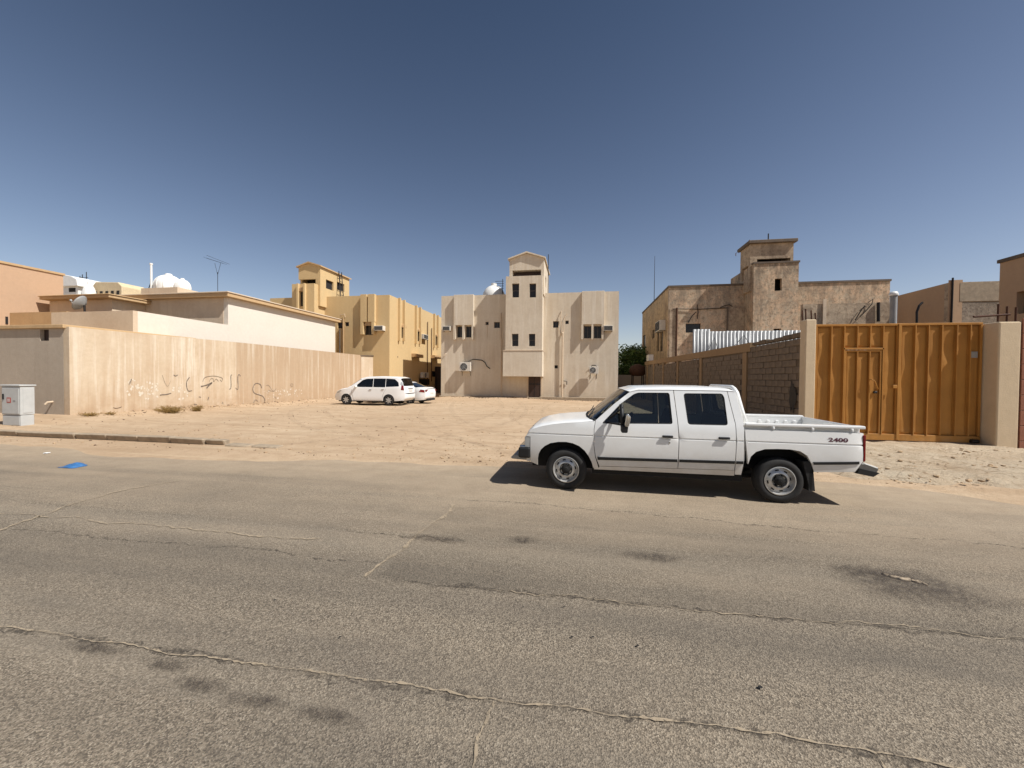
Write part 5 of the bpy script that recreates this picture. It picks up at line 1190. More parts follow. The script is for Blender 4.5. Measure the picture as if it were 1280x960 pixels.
# ------------------------------------------------------------------ things behind the gate
# grey yard wall in front of the derelict flats
YW = 24.0; a = PY(1019, 381, YW); b = PY(1114, 380, YW)
gw = tag(empty('yard_wall', ((a[0] + b[0]) / 2, YW, 0)), 'bare grey plastered yard wall seen over the left gate leaf', 'wall')
mb = MB(); mb.box(a[0] - .6, b[0] + .2, YW, YW + .25, -.3, a[1] + .05); mb.build('wall', M['old_grey'], gw)
mb = MB(); q = PY(1030, 381, YW)[0]; mb.box(q - .08, q + .08, YW - .08, YW - .003, 0, a[1] + .3); mb.build('post', M['pipe'], gw)
for P in (((1085, 378), (1091, 374), (1090, 380), (1083, 388), (1075, 396)), ((1069, 400), (1075, 390), (1081, 382))):
    pts = [PY(*p, YW - .1) for p in P]; pipe(gw, [(p[0], YW - .1, p[1]) for p in pts], .025, 'cable', 'iron', 5)
q0 = PY(1098, 378, YW - .1); q1 = PY(1098, 402, YW - .1); pipe(gw, [(q0[0], YW - .1, q0[1]), (q1[0], YW - .1, q1[1])], .07, 'post', 'iron', 6)
# vent stack with a white cap
VY = 17.0; a = PY(1117, 370, VY); vs_ = tag(empty('vent_stack', (a[0], VY, 0)), 'grey round stack with a bright white cap behind the gate', 'stack')
mb = MB(); mb.tube([(a[0], VY, -.2), (a[0], VY, a[1])], .1, 12); mb.build('pipe', M['tank_grey'], vs_, smooth=True, angle=40)
mb = MB(); mb.lathe([(.13, a[1] + .002), (.15, a[1] + .06), (.11, a[1] + .15), (.01, a[1] + .18)], Matrix.Translation((a[0], VY, 0)), 14); mb.build('cap', M['white_plastic'], vs_, smooth=True, angle=50)
# brown house with a grey unrendered front
NY = 22.0; a = PY(1187, 353, NY); b = PY(1252, 351, NY); NX = a[0]; yb2 = PX(1122, 366, NX)[0]
nb = tag(empty('brown_house', (NX, NY, 0)), 'brown plastered house with patchy grey front behind the right gate leaf', 'building')
mb = MB(); mb.box(NX, NX + .25, NY + .252, yb2, -.3, a[1]); mb.build('wall', M['brown_bldg'], nb)
mb = MB(); mb.box(NX, NX + 9, NY, NY + .25, -.3, a[1]); mb.build('wall', M['old_grey'], nb)
u0 = PY(1199, 350, NY)[0]; u1 = PY(1270, 350, NY)[0]; zz = PY(1220, 378, NY)[1]; zz0 = PY(1220, 400, NY)[1]
mb = MB(); mb.mbox(fY(NY), u0, u1, zz + .05, a[1] - .05, -.06, -.002); mb.build('plaster_patch', M['kerb'], nb)
mb = MB(); mb.mbox(fY(NY), u0, u1, zz0 - 1.0, zz - .02, -.04, -.002); mb.build('plaster_patch', M['old_rubble'], nb)
mb = MB(); mb.mbox(fY(NY), NX - .05, NX + .5, -.3, a[1] + .1, -.05, -.003); mb.build('corner_column', M['brown_bldg'], nb)
q = PY(1189, 352, NY); pipe(nb, [(q[0], NY - .08, a[1] + .2), (q[0] - .05, NY - .1, 0)], .04, 'conduit', 'iron', 5)
for P in (((1146, 402), (1146, 390), (1149, 382), (1153, 378)),):
    pts = [PY(*p, 14) for p in P]; rbb = tag(empty('bent_rebar', (pts[0][0], 14, 0)), 'single bent rebar rod sticking up behind the gate', 'rebar'); mb = MB(); mb.tube([(pts[0][0], 14, 0)] + [(p[0], 14, p[1]) for p in pts], .03, 6); mb.build('bar', M['iron'], rbb)
# brown block at the right edge
RX = 14.6; q = PX(1250, 330, RX); q2 = PX(1280, 320, RX); zr_ = (q[1] + q2[1]) / 2
nr = tag(empty('brown_block', (RX, q[0], 0)), 'plain brown building with a dark window above the red tiled wall', 'building')
w0 = PX(1270, 393, RX); w1 = PX(1285, 384, RX)
mb = MB(); mb.wall(fXm(RX), 12.6, q[0], -.3, zr_, [(12.7, w0[0], w0[1], w0[1] + .75)], .3); mb.build('wall', M['brown_bldg'], nr)
mb = MB(); mb.mbox(fXm(RX), 12.72, w0[0] - .02, w0[1] + .02, w0[1] + .73, .2, .25); mb.build('window', M['dark'], nr)
mb = MB(); mb.box(RX + .302, RX + 8, 12.6, 12.9, -.3, zr_); mb.box(RX + .302, RX + 8, q[0] - .3, q[0], -.3, zr_); mb.build('wall', M['brown_bldg'], nr)
mb = MB(); mb.box(RX - .05, RX + 8, 12.55, q[0] + .05, zr_ + .003, zr_ + .12); mb.build('roof', M['coping'], nr)

# ------------------------------------------------------------------ tree in the gap, dish and small box at the wall end
def tree(c, h, rad, label, seed, n=9000):
    t = tag(empty('leafy_tree', c), label, 'tree'); rnd = random.Random(seed); c = Vector(c); mb = MB()
    top = c + Vector((0, 0, h * .75)); mb.tube([c + Vector((0, 0, -.2)), c + Vector((.1, .05, h * .3)), top], [.22, .16, .04], 8); ctr = []
    for k in range(16):
        a = rnd.uniform(0, 6.3); q = c + Vector((0, 0, h * rnd.uniform(.22, .6))); e = q + Vector((math.cos(a) * rad * rnd.uniform(.4, .85), math.sin(a) * rad * rnd.uniform(.4, .85), h * rnd.uniform(.1, .35)))
        mb.tube([q, q.lerp(e, .5) + Vector((0, 0, .1)), e], [.07, .045, .015], 5); ctr.append((e, rad * rnd.uniform(.28, .46)))
    ctr.append((top, rad * .45)); mb.build('trunk', M['bark'], t, smooth=True)
    mb = MB()
    for k in range(n):
        e, r = rnd.choice(ctr); d = Vector((rnd.gauss(0, 1), rnd.gauss(0, 1), rnd.gauss(0, .8))).normalized() * r * rnd.uniform(.35, 1.08) ; p = e + d
        u = Vector((rnd.uniform(-1, 1), rnd.uniform(-1, 1), rnd.uniform(-.6, .6))).normalized() * rnd.uniform(.09, .18); v = u.cross(Vector((rnd.uniform(-1, 1), rnd.uniform(-1, 1), rnd.uniform(-1, 1)))).normalized() * u.length * .5
        mb.add([p - u, p + v, p + u, p - v], [(0, 1, 2, 3)])
    mb.build('crown', M['leaf'], t, normals=False)
q = PY(791, 470, 46); tree((q[0] + .3, 46, -.2), PY(791, 433, 46)[1] + .3, 2.9, 'dense green tree in the gap between the beige flats and the derelict flats', 5)
q = PY(779, 470, 52); tree((q[0], 52, -.2), PY(780, 440, 52)[1] + .2, 2.5, 'second green tree close against the beige flats, behind the first', 6, 6000)
q = PY(797, 463, 38); t = tag(empty('round_tank', (q[0], 38, 0)), 'brown dome topped tank on a stand at the end of the block wall', 'water tank')
c = (q[0], 38, q[1] - .55); mb = MB(); mb.lathe([(.02, 0), (.55, .05), (.78, .35), (.8, .6), (.6, .95), (.25, 1.12), (.02, 1.15)], Matrix.Translation(c), 20); mb.build('shell', M['rust'], t, smooth=True)
mb = MB()
for dx_, dy_ in ((-.5, -.5), (.5, -.5), (.5, .5), (-.5, .5)): mb.tube([(q[0] + dx_, 38 + dy_, -.3), (q[0] + dx_ * .9, 38 + dy_ * .9, q[1] - .5)], .05, 6)
mb.build('stand', M['iron'], t)
q = PX(811, 453, BX); b0 = PX(808, 457, BX - .02); mb = MB(); mb.box(BX - .12, BX + .3, q[0] - .5, q[0] + .5, beam_z(q[0]) + .003, beam_z(q[0]) + .55); tag(mb.build('junction_box', M['ac_white'], bevel=.02), 'small pale box sitting on the far end of the block wall', 'box')
gapw = tag(empty('garden_wall', (6, 42, 0)), 'low brown garden wall under the trees in the gap', 'wall'); mb = MB(); mb.box(xr + .1, OX - .1, 41, 41.2, -.4, PY(790, 476, 41)[1] + .6); mb.build('wall', M['wall_grey'], gapw)
# ------------------------------------------------------------------ vehicles
def inpoly(x, z, poly):
    r = False; n = len(poly)
    for i in range(n):
        x0, z0 = poly[i]; x1, z1 = poly[i - 1]
        if (z0 > z) != (z1 > z) and x < (x1 - x0) * (z - z0) / (z1 - z0) + x0: r = not r
    return r
def dseg(x, z, a, b):
    dx, dz = b[0] - a[0], b[1] - a[1]; L = dx * dx + dz * dz or 1e-9
    t = min(max(((x - a[0]) * dx + (z - a[1]) * dz) / L, 0), 1); return math.hypot(x - a[0] - t * dx, z - a[1] - t * dz)
def dense(poly, step):
    o = []
    for i in range(len(poly)):
        a, b = poly[i], poly[(i + 1) % len(poly)]; m = max(1, int(math.hypot(b[0] - a[0], b[1] - a[1]) / step))
        o += [(a[0] + (b[0] - a[0]) * k / m, a[1] + (b[1] - a[1]) * k / m) for k in range(m)]
    return o
def rounded(poly, r, n=4):
    o = []
    for i in range(len(poly)):
        p = Vector(poly[i]); a = Vector(poly[i - 1]) - p; b = Vector(poly[(i + 1) % len(poly)]) - p
        k = min(r, a.length * .45, b.length * .45); A = p + a.normalized() * k; B = p + b.normalized() * k
        for j in range(n + 1):
            t = j / n; o.append(tuple(A * (1 - t) ** 2 + p * 2 * t * (1 - t) + B * t * t))
    return o
def arc(cx, cz, r, a0, a1, n=14): return [(cx + r * math.cos(R(a0 + (a1 - a0) * k / n)), cz + r * math.sin(R(a0 + (a1 - a0) * k / n))) for k in range(n + 1)]
def panel(name, outer, holes, yf, mat, parent, yc, side=-1, grid=.07, rows=(), flange=.03, step=.07):
    """body panel traced in side view (x,z), laid on the curved flank y = yc + side*hw(x,z), with a returned edge"""
    outer = dense(outer, step); holes = [dense(h, step) for h in holes]; loops = [outer] + holes
    V = []; E = []
    for l in loops:
        b = len(V); V += [Vector(p) for p in l]; E += [(b + i, b + (i + 1) % len(l)) for i in range(len(l))]
    nb = len(V); x0 = min(p[0] for p in outer); x1 = max(p[0] for p in outer); z0 = min(p[1] for p in outer); z1 = max(p[1] for p in outer)
    zs = [z0 + grid * (j + .5) for j in range(int((z1 - z0) / grid) + 1)]
    zs = [z for z in zs if all(abs(z - r) > .025 for r in rows)] + list(rows)
    for z in zs:
        for i in range(int((x1 - x0) / grid) + 1):
            x = x0 + grid * (i + .5)
            if not inpoly(x, z, outer) or any(inpoly(x, z, h) for h in holes): continue
            if min(dseg(x, z, l[k - 1], l[k]) for l in loops for k in range(len(l))) < (.006 if z in rows else .022): continue
            V.append(Vector((x, z)))
    v2, e2, f2, *_ = delaunay_2d_cdt(V, E, [], 0, 1e-6)
    fs = []
    for t in f2:
        cx = sum(v2[i].x for i in t) / len(t); cz = sum(v2[i].y for i in t) / len(t)
        if inpoly(cx, cz, outer) and not any(inpoly(cx, cz, h) for h in holes):
            a, b, c = (v2[i] for i in t[:3]); ccw = (b - a).cross(c - a) > 0
            fs.append(tuple(t) if ccw == (side < 0) else tuple(reversed(t)))
    mb = MB(); mb.add([(v.x, yc + side * yf(v.x, v.y), v.y) for v in v2], fs)
    for li, l in enumerate(loops):
        n = len(l); vs = [(x, yc + side * yf(x, z), z) for x, z in l] + [(x, yc + side * (yf(x, z) - flange), z) for x, z in l]
        mb.add(vs, [(i, n + i, n + (i + 1) % n, (i + 1) % n) for i in range(n)])
    return mb.build(name, mat, parent, smooth=True, local=True, normals=False, angle=35)
TS = [-1, -.985, -.96, -.92, -.85, -.75, -.6, -.4, -.2, 0, .2, .4, .6, .75, .85, .92, .96, .985, 1]
def skin(name, E, Cc, hw, mat, parent, yc, p=4.0, sub=4):
    Ed = []; Cd = []
    for i in range(len(E) - 1):
        for k in range(sub): t = k / sub; Ed.append((E[i][0] + (E[i + 1][0] - E[i][0]) * t, E[i][1] + (E[i + 1][1] - E[i][1]) * t)); Cd.append((Cc[i][0] + (Cc[i + 1][0] - Cc[i][0]) * t, Cc[i][1] + (Cc[i + 1][1] - Cc[i][1]) * t))
    Ed.append(E[-1]); Cd.append(Cc[-1]); vs = []; m = len(TS)
    for (ex, ez), (cx, cz) in zip(Ed, Cd):
        w = hw(ex, ez)
        for t in TS: k = (1 - abs(t) ** p) ** .5 if abs(t) < 1 else 0.0; vs.append((ex + (cx - ex) * k, yc + t * w, ez + (cz - ez) * k))
    mb = MB(); mb.add(vs, [(i * m + j, i * m + j + 1, (i + 1) * m + j + 1, (i + 1) * m + j) for i in range(len(Ed) - 1) for j in range(m - 1)])
    return mb.build(name, mat, parent, smooth=True, local=True, angle=60)
def wheel(parent, x, y, r, w, side, rimr, kind='steel'):
    """tyre, rim and hub around an axle along y; outer face towards side"""
    wh = empty('wheel', (x, y, r)); wh.parent = parent
    mt = Matrix.Rotation(R(90) * (1 if side < 0 else -1), 4, 'X')     # local +z -> outwards
    prof = [(rimr * .98, -w / 2 + .02), (rimr * 1.04, -w / 2), (r * .86, -w / 2 - .004), (r * .965, -w / 2 + .02), (r, -w / 2 + .05), (r, w / 2 - .05), (r * .965, w / 2 - .02), (r * .86, w / 2 + .004), (rimr * 1.1, w / 2 - .004), (rimr * .98, w / 2 - .016)]
    mb = MB(); mb.lathe(prof, mt, 40, True); mb.build('tyre', M['rubber'], wh, smooth=True, local=True, angle=50)
    o = w / 2
    if kind == 'steel':
        prof = [(rimr * .99, o - .014), (rimr, o - .002), (rimr * .95, o), (rimr * .9, o - .03), (rimr * .84, o - .05), (rimr * .72, o - .045), (rimr * .6, o - .02), (rimr * .5, o - .018), (rimr * .42, o - .05), (.002, o - .055)]
        mb = MB(); mb.lathe(prof, mt, 36); rm = mb.build('rim', M['steel'], wh, smooth=True, local=True, angle=50)
        mb = MB()
        for k in range(8):
            a = k * math.pi / 4 + .2; c = Vector((math.cos(a), math.sin(a), 0)) * rimr * .72; t = Vector((-math.sin(a), math.cos(a), 0)); q = Vector((math.cos(a), math.sin(a), 0))
            P = [c + t * .022 * i + q * .011 * j for i, j in ((-1, -1), (1, -1), (1, 1), (-1, 1))]
            mb.add([mt @ (v + Vector((0, 0, o - .036))) for v in P], [(0, 1, 2, 3)])
        mb.build('slot', M['under'], rm, local=True, normals=False)
        mb = MB(); mb.lathe([(rimr * .36, o - .05), (rimr * .34, o - .015), (rimr * .2, o - .005), (rimr * .18, o + .02), (.002, o + .025)], mt, 12)
        for k in range(6):
            a = k * math.pi / 3; c = mt @ Vector((math.cos(a) * rimr * .4, math.sin(a) * rimr * .4, o - .05)); d = mt @ Vector((0, 0, .035)); mb.tube([c, c + d], .016, 6)
        mb.build('hub', M['under'], wh, smooth=True, local=True, angle=40)
    else:
        mb = MB(); mb.lathe([(rimr * .99, o - .014), (rimr, o - .002), (rimr * .94, o - .004), (rimr * .9, o - .06), (.002, o - .07)], mt, 30); mb.build('rim', M['iron'], wh, smooth=True, local=True, angle=50)
        mb = MB()
        for k in range(7):
            a = k * 2 * math.pi / 7; q = Vector((math.cos(a), math.sin(a), 0)); t = Vector((-math.sin(a), math.cos(a), 0))
            P = [q * .02 - t * .045, q * rimr * .95 - t * .028, q * rimr * .95 + t * .028, q * .02 + t * .045]
            mb.hexa([mt @ (v + Vector((0, 0, o - .05))) for v in P] + [mt @ (v + Vector((0, 0, o - .015))) for v in P])
        mb.lathe([(.06, o - .03), (.055, o - .006), (.002, o - .004)], mt, 14); mb.build('spokes', M['steel'], wh, smooth=True, local=True, angle=40)
    return wh
def lbox(name, mat, parent, b, bevel=0.0, seg=2):
    mb = MB(); mb.box(*b); return mb.build(name, M[mat], parent, local=True, bevel=bevel, seg=seg)

# ---- white double-cab pickup --------------------------------------------------
A = G(707, 612.3); B = G(975.6, 629.5)
tk = tag(empty('pickup_truck', (A.x, A.y, 0), math.atan2(B.y - A.y, B.x - A.x)), 'white double cab pickup truck with open bed parked at the road edge', 'pickup truck')
YC = .80; P_ = M['paint']
def thw(x, z):
    h = .815
    if z < .62: h -= .03 * ((.62 - z) / .28) ** 2
    h += .006 * math.exp(-((z - .70) / .16) ** 2)
    if abs(z - .85) < .0065 : h -= .013
    if z > .86: h -= .012 * min((z - .86) / .2, 1)
    if z > 1.04 and x < 2.49: h -= (z - 1.04) * .20 + .004
    if x < .45: h -= .055 * ((.45 - x) / 1.1) ** 2.2
    if x > 3.7: h -= .03 * ((x - 3.7) / .27) ** 2
    return h
CR = (.837, .845, .855, .863)
ZF, WB = .312, 2.95
for sd in (-1, 1):
    # fender with its wheel arch
    fa = [(-.555, .40), (-.44, .352)] + [(-.44, .352 + .10)] + [(-.425, .53), (-.39, .60), (-.33, .66), (-.24, .71), (-.12, .735), (.0, .74), (.10, .725), (.20, .685), (.28, .62), (.34, .54), (.385, .45), (.41, .36), (.49, .36), (.436, .53), (.413, .71), (.413, .95), (.432, 1.072), (.2, 1.045), (0, 1.028), (-.2, 1.0), (-.4, .955), (-.52, .91), (-.585, .86), (-.622, .80), (-.555, .795)]
    panel('fender', fa, [], thw, P_, tk, YC, sd, rows=CR)
    d1 = [(.50, .395), (1.608, .417), (1.615, .85), (1.598, 1.10), (1.552, 1.553), (1.06, 1.55), (.945, 1.522), (.70, 1.325), (.440, 1.083), (.420, .95), (.420, .71), (.445, .53)]
    w1 = rounded([(.525, 1.035), (.80, 1.335), (1.0, 1.488), (1.06, 1.508), (1.50, 1.512), (1.535, 1.058)], .035)
    dF = panel('door', d1, [w1], thw, P_, tk, YC, sd, rows=CR)
    d2 = [(1.618, .418), (2.362, .435), (2.375, .85), (2.368, 1.08), (2.278, 1.558), (1.562, 1.555), (1.607, 1.10), (1.625, .85)]
    w2 = rounded([(1.692, 1.508), (2.215, 1.512), (2.245, 1.46), (2.275, 1.062), (1.742, 1.058)], .045)
    dR = panel('door', d2, [w2], thw, P_, tk, YC, sd, rows=CR)
    for d_, w_ in ((dF, w1), (dR, w2)):
        c = Vector((sum(p[0] for p in w_) / len(w_), sum(p[1] for p in w_) / len(w_)))
        outw = [tuple(c + (Vector(p) - c) * 1.0) for p in w_]; inw = [tuple(c + (Vector(p) - c) * .95) for p in w_]
        panel('window_seal', outw, [inw], lambda x, z: thw(x, z) - .012, M['trim'], d_, YC, sd, flange=.01)
        panel('window_glass', inw, [], lambda x, z: thw(x, z) - .018, M['glass'], d_, YC, sd, flange=.004)
    d3 = [(2.372, .437), (2.30, .37), (2.455, .37), (2.478, .55), (2.478, 1.10), (2.46, 1.2), (2.385, 1.555), (2.286, 1.558), (2.376, 1.08), (2.383, .85)]
    d3 = [(2.373, .37), (2.455, .37), (2.478, .55), (2.478, 1.10), (2.46, 1.2), (2.385, 1.555), (2.288, 1.558), (2.377, 1.08), (2.384, .85), (2.373, .437)]
    panel('cab_corner', d3, [], thw, P_, tk, YC, sd, rows=CR)
    rk = [(.42, .335), (2.37, .35), (2.367, .428), (1.613, .41), (.505, .387), (.49, .36), (.43, .36)]
    panel('rocker', rk, [], lambda x, z: thw(x, z) - .008, P_, tk, YC, sd, flange=.08)
    bd = [(2.535, .53), (2.565, .64), (2.63, .71), (2.74, .752), (2.90, .762), (3.06, .762), (3.18, .742), (3.265, .685), (3.32, .58), (3.36, .462), (3.845, .492), (3.925, .62), (3.945, .64), (3.945, 1.0), (3.935, 1.012), (2.492, 1.012), (2.498, .87)]
    panel('bed_side', bd, [], thw, P_, tk, YC, sd, rows=CR, flange=.05)
    # rubbing strips and handles
    s = lambda x, z: thw(x, z) + .012
    panel('side_strip', [(.475, .49), (1.60, .512), (1.60, .552), (.47, .534)], [], s, M['trim'], dF, YC, sd, flange=.012)
    panel('side_strip', [(1.628, .513), (2.358, .526), (2.362, .566), (1.628, .553)], [], s, M['trim'], dR, YC, sd, flange=.012)
    panel('side_strip', [(2.38, .527), (2.47, .53), (2.47, .568), (2.384, .566)], [], s, M['trim'], tk, YC, sd, flange=.012)
    panel('side_strip', [(3.345, .566), (3.885, .598), (3.885, .634), (3.335, .602)], [], s, M['trim'], tk, YC, sd, flange=.012)
    for d_, x0, z0 in ((dF, 1.385, .862), (dR, 2.14, .868)):
        yy = YC + sd * (thw(x0, .88) + .004); b = sorted((yy, yy + sd * .028)); lbox('handle', 'trim', d_, (x0, x0 + .15, b[0], b[1], z0, z0 + .034), .01)
    yy = YC + sd * thw(1.49, .79); mb = MB(); mb.tube([(1.49, yy - sd * .01, .79), (1.49, yy + sd * .006, .79)], .013, 10); mb.build('lock', M['chrome'], dF, local=True)
    # bed rail, recess under it and rope hooks
    yo = YC + sd * .80; yi = YC + sd * .70; b = sorted((yo - sd * .085, yi - sd * .01)); lbox('rail_recess', 'paint', tk, (2.495, 3.93, b[0], b[1], .95, 1.065))
    b = sorted((YC + sd * .808, yi - sd * .003)); lbox('bed_rail', 'paint', tk, (2.492, 3.955, b[0], b[1], 1.066, 1.108), .012)
    for hx in (2.85, 3.33, 3.80):
        b = sorted((YC + sd * .775, YC + sd * .815)); lbox('rope_hook', 'paint', tk, (hx - .016, hx + .016, b[0], b[1], 1.028, 1.067), .008)
    # mud flap
    b = sorted((YC + sd * .80, YC + sd * .60)); mb = MB(); mb.hexa([(3.315, b[0], .22), (3.335, b[0], .21), (3.335, b[1], .21), (3.315, b[1], .22), (3.225, b[0], .60), (3.36, b[0], .60), (3.36, b[1], .60), (3.225, b[1], .60)]); mb.hexa([(3.30, b[0], .20), (3.378, b[0], .20), (3.378, b[1], .20), (3.30, b[1], .20), (3.30, b[0], .45), (3.345, b[0], .55), (3.345, b[1], .55), (3.30, b[1], .45)]); mb.build('mud_flap', M['rubber'], tk, local=True)
    # lamps
    yy = YC + sd * .80; b = sorted((yy, yy - sd * .10)); tl = lbox('tail_light', 'lamp_red', tk, (3.93, 3.968, b[0], b[1], .63, .985), .012)
    panel('corner_lamp', [(-.64, .63), (-.56, .625), (-.557, .79), (-.638, .795)], [], lambda x, z: thw(x, z) - .004, M['lamp_clear'], tk, YC, sd, flange=.05)
    b = sorted((YC + sd * .74, YC + sd * .50)); lbox('headlight', 'lamp_clear', tk, (-.655, -.60, b[0], b[1], .64, .785), .015)
# hood, windshield, roof
skin('hood', [(-.622, .80), (-.585, .862), (-.52, .912), (-.4, .957), (-.2, 1.002), (0, 1.03), (.2, 1.047), (.435, 1.075)], [(-.64, .805), (-.60, .89), (-.518, .965), (-.4, 1.01), (-.2, 1.05), (0, 1.072), (.2, 1.087), (.36, 1.10)], lambda x, z: thw(x, z) - .001, P_, tk, YC, 5.0)
skin('windshield', [(.435, 1.076), (.70, 1.322), (.938, 1.517)], [(.30, 1.085), (.585, 1.325), (.85, 1.545)], lambda x, z: thw(x, z) - .012, M['glass'], tk, YC, 2.4)
mb = MB(); 
for k in range(19): pass
mb.tube([(.43 - .125 * (1 - abs(t) ** 2.4) ** .5, YC + t * .79, 1.088 + .008 * (1 - abs(t))) for t in [i / 10 - 1 for i in range(21)]], .016, 6); mb.build('windshield_seal', M['trim'], tk, smooth=True, local=True)
for y0 in (.35, .95): MB().tube([(.33, y0, 1.105), (.40, y0 + .2, 1.17), (.43, y0 + .55, 1.195)], .009, 5).tube([(.31, y0, 1.085), (.33, y0, 1.115)], .02, 6).build('wiper', M['trim'], tk, local=True)
skin('roof', [(.938, 1.519), (1.06, 1.55), (1.5, 1.556), (2.2, 1.556), (2.33, 1.552), (2.385, 1.545)], [(.85, 1.548), (1.03, 1.595), (1.5, 1.612), (2.1, 1.61), (2.3, 1.595), (2.40, 1.56)], lambda x, z: thw(x, z) + .006, P_, tk, YC, 5.0)
fr = lambda u, z, d: (2.385 + (1.555 - max(z, 1.15)) * .19 - d, YC + u * (thw(2.3, z) - .004), z)
mb = MB(); mb.wall(fr, -1, 1, .40, 1.548, [(-.72, .72, 1.15, 1.47)], .03); mb.build('cab_back', P_, tk, local=True)
mb = MB(); mb.mbox(fr, -.72, .72, 1.15, 1.47, .01, .016); mb.build('rear_window', M['glass'], tk, local=True)
mb = MB(); mb.mbox(fr, -.74, .74, 1.13, 1.15, -.008, .02); mb.mbox(fr, -.74, .74, 1.47, 1.49, -.008, .02); mb.build('window_seal', M['trim'], tk, local=True)
# front end
lbox('grille', 'trim', tk, (-.645, -.58, YC - .5, YC + .5, .645, .79), .01)
for k in range(4): MB().box(-.655, -.646, YC - .49, YC + .49, .66 + .034 * k, .675 + .034 * k).build('grille_bar', M['chrome'], tk, local=True)
lbox('front_panel', 'paint', tk, (-.62, -.56, YC - .74, YC + .74, .40, .64), .01)
bp = lbox('front_bumper', 'chrome', tk, (-.735, -.63, YC - .76, YC + .76, .50, .655), .025, 3)
for sd in (-1, 1):
    b = sorted((YC + sd * .80, YC + sd * .62)); lbox('bumper_end', 'trim', bp, (-.745, -.555, b[0], b[1], .455, .625), .03, 3)
mb = MB(); mb.prism([(-.90, .42), (-.84, .48), (-.62, .43), (-.55, .385), (-.88, .40)], lambda u, z, d: (u, d, z), YC - .62, YC + .62); mb.build('front_step', M['tank_grey'], tk, local=True, bevel=.01)
# pickup bed
fl = lbox('bed_floor', 'paint', tk, (2.52, 3.93, .33, 1.27, .60, .63))
for b in ((.10, .33), (1.27, 1.50)): lbox('wheel_tub', 'paint', tk, (2.535, 3.92, b[0], b[1], .772, .79)); lbox('wheel_tub', 'paint', tk, (2.535, 3.92, (b[1] if b[0] < .5 else b[0]) - .008, (b[1] if b[0] < .5 else b[0]) + .008, .63, .771))
lbox('bed_front', 'paint', tk, (2.50, 2.535, .09, 1.51, .55, 1.06), .008)
for sd in (-1, 1):
    b = sorted((YC + sd * .70, YC + sd * .685)); iw = lbox('bed_inner_wall', 'paint', tk, (2.54, 3.92, b[0], b[1], .79, 1.064))
    for k in range(9): x = 2.70 + .135 * k; b = sorted((YC + sd * .684, YC + sd * .662)); MB().box(x, x + .05, b[0], b[1], .82, 1.02).build('stamped_rib', P_, iw, local=True, bevel=.008)
tg = lbox('tailgate', 'paint', tk, (3.925, 3.955, .105, 1.495, .56, 1.09), .012)
lbox('tailgate_handle', 'trim', tg, (3.954, 3.975, .72, .88, .93, 1.0), .008)
lbox('plate', 'plate', tg, (3.954, 3.962, .60, 1.0, .66, .78))
mb = MB(); mb.prism([(3.845, .49), (3.93, .47), (4.05, .45), (4.13, .50), (4.14, .555), (3.97, .615), (3.90, .60)], lambda u, z, d: (u, d, z), .02, 1.58); mb.build('rear_bumper', M['bumper'], tk, local=True, bevel=.015)
mb = MB(); mb.prism([(3.87, .47), (4.06, .435), (4.13, .49), (3.9, .54)], lambda u, z, d: (u, d, z), .0, 1.6); mb.build('bumper_valance', M['trim'], tk, local=True)
# roll hoop behind the cab
mb = MB(); pts = [(2.545, .12, 1.08), (2.50, .14, 1.25), (2.445, .20, 1.52), (2.425, .24, 1.575), (2.42, .32, 1.60), (2.42, 1.28, 1.60), (2.425, 1.36, 1.575), (2.445, 1.40, 1.52), (2.50, 1.46, 1.25), (2.545, 1.48, 1.08)]
mb.tube(pts, .032, 10); mb.build('roll_hoop', P_, tk, smooth=True, local=True)
for y in (.13, 1.47): MB().prism([(2.53, 1.108), (2.69, 1.108), (2.51, 1.24)], lambda u, z, d: (u, d, z), y - .012, y + .012).build('hoop_brace', P_, tk, local=True)
# mirrors
for sd in (-1, 1):
    k = lambda y: YC + sd * y
    mb = MB(); mb.tube([(.60, k(.765), 1.055), (.70, k(.83), 1.045), (.83, k(.97), 1.04)], .014, 6); mb.tube([(.62, k(.755), 1.09), (.82, k(.93), 1.30)], .012, 6); mb.tube([(.80, k(.90), 1.34), (.82, k(.96), .97)], .03, 8); ma = mb.build('mirror_arm', M['trim'], tk, smooth=True, local=True)
    b = sorted((k(.92), k(1.10))); mb = MB(); mb.prism(rounded([(.83, 1.04), (.89, 1.03), (.92, 1.18), (.86, 1.23)], .03), lambda u, z, d: (u, d, z), b[0], b[1]); mb.build('mirror_housing', M['chrome'], ma, local=True, bevel=.02, smooth=True, seg=3)
    b = sorted((k(.93), k(1.09))); mb = MB(); mb.prism(rounded([(.79, .945), (.875, .945), (.885, 1.04), (.79, 1.05)], .02), lambda u, z, d: (u, d, z), b[0], b[1]); mb.build('lower_mirror', M['trim'], ma, local=True, bevel=.01)
# underbody, wells, exhaust, cabin
ub = lbox('underbody', 'under', tk, (.40, 2.50, .10, 1.50, .26, .42)); lbox('engine_bay', 'under', tk, (-.55, .42, .24, 1.36, .30, .94)); lbox('bed_frame', 'under', tk, (2.48, 3.84, .30, 1.30, .47, .598))
for x0, x1 in ((-.46, .43), (2.50, 3.37)):
    for sd in (-1, 1):
        mb = MB(); b0 = YC + sd * .76; b1 = YC + sd * .50; cx = (x0 + x1) / 2; n = 12; rr = (x1 - x0) / 2 + .01
        pr = [(cx + rr * math.cos(math.pi * k / n), .40 + (.36 if x0 > 1 else .345) * math.sin(math.pi * k / n)) for k in range(n + 1)]
        mb.add([(x, b0, z + .008) for x, z in pr] + [(x, b1, z + .008) for x, z in pr], [(i, i + 1, n + 2 + i, n + 1 + i) for i in range(n)]); mb.add([(x, b1, z + .008) for x, z in pr], [tuple(range(n + 1))])
        mb.build('wheel_well', M['under'], tk, local=True)
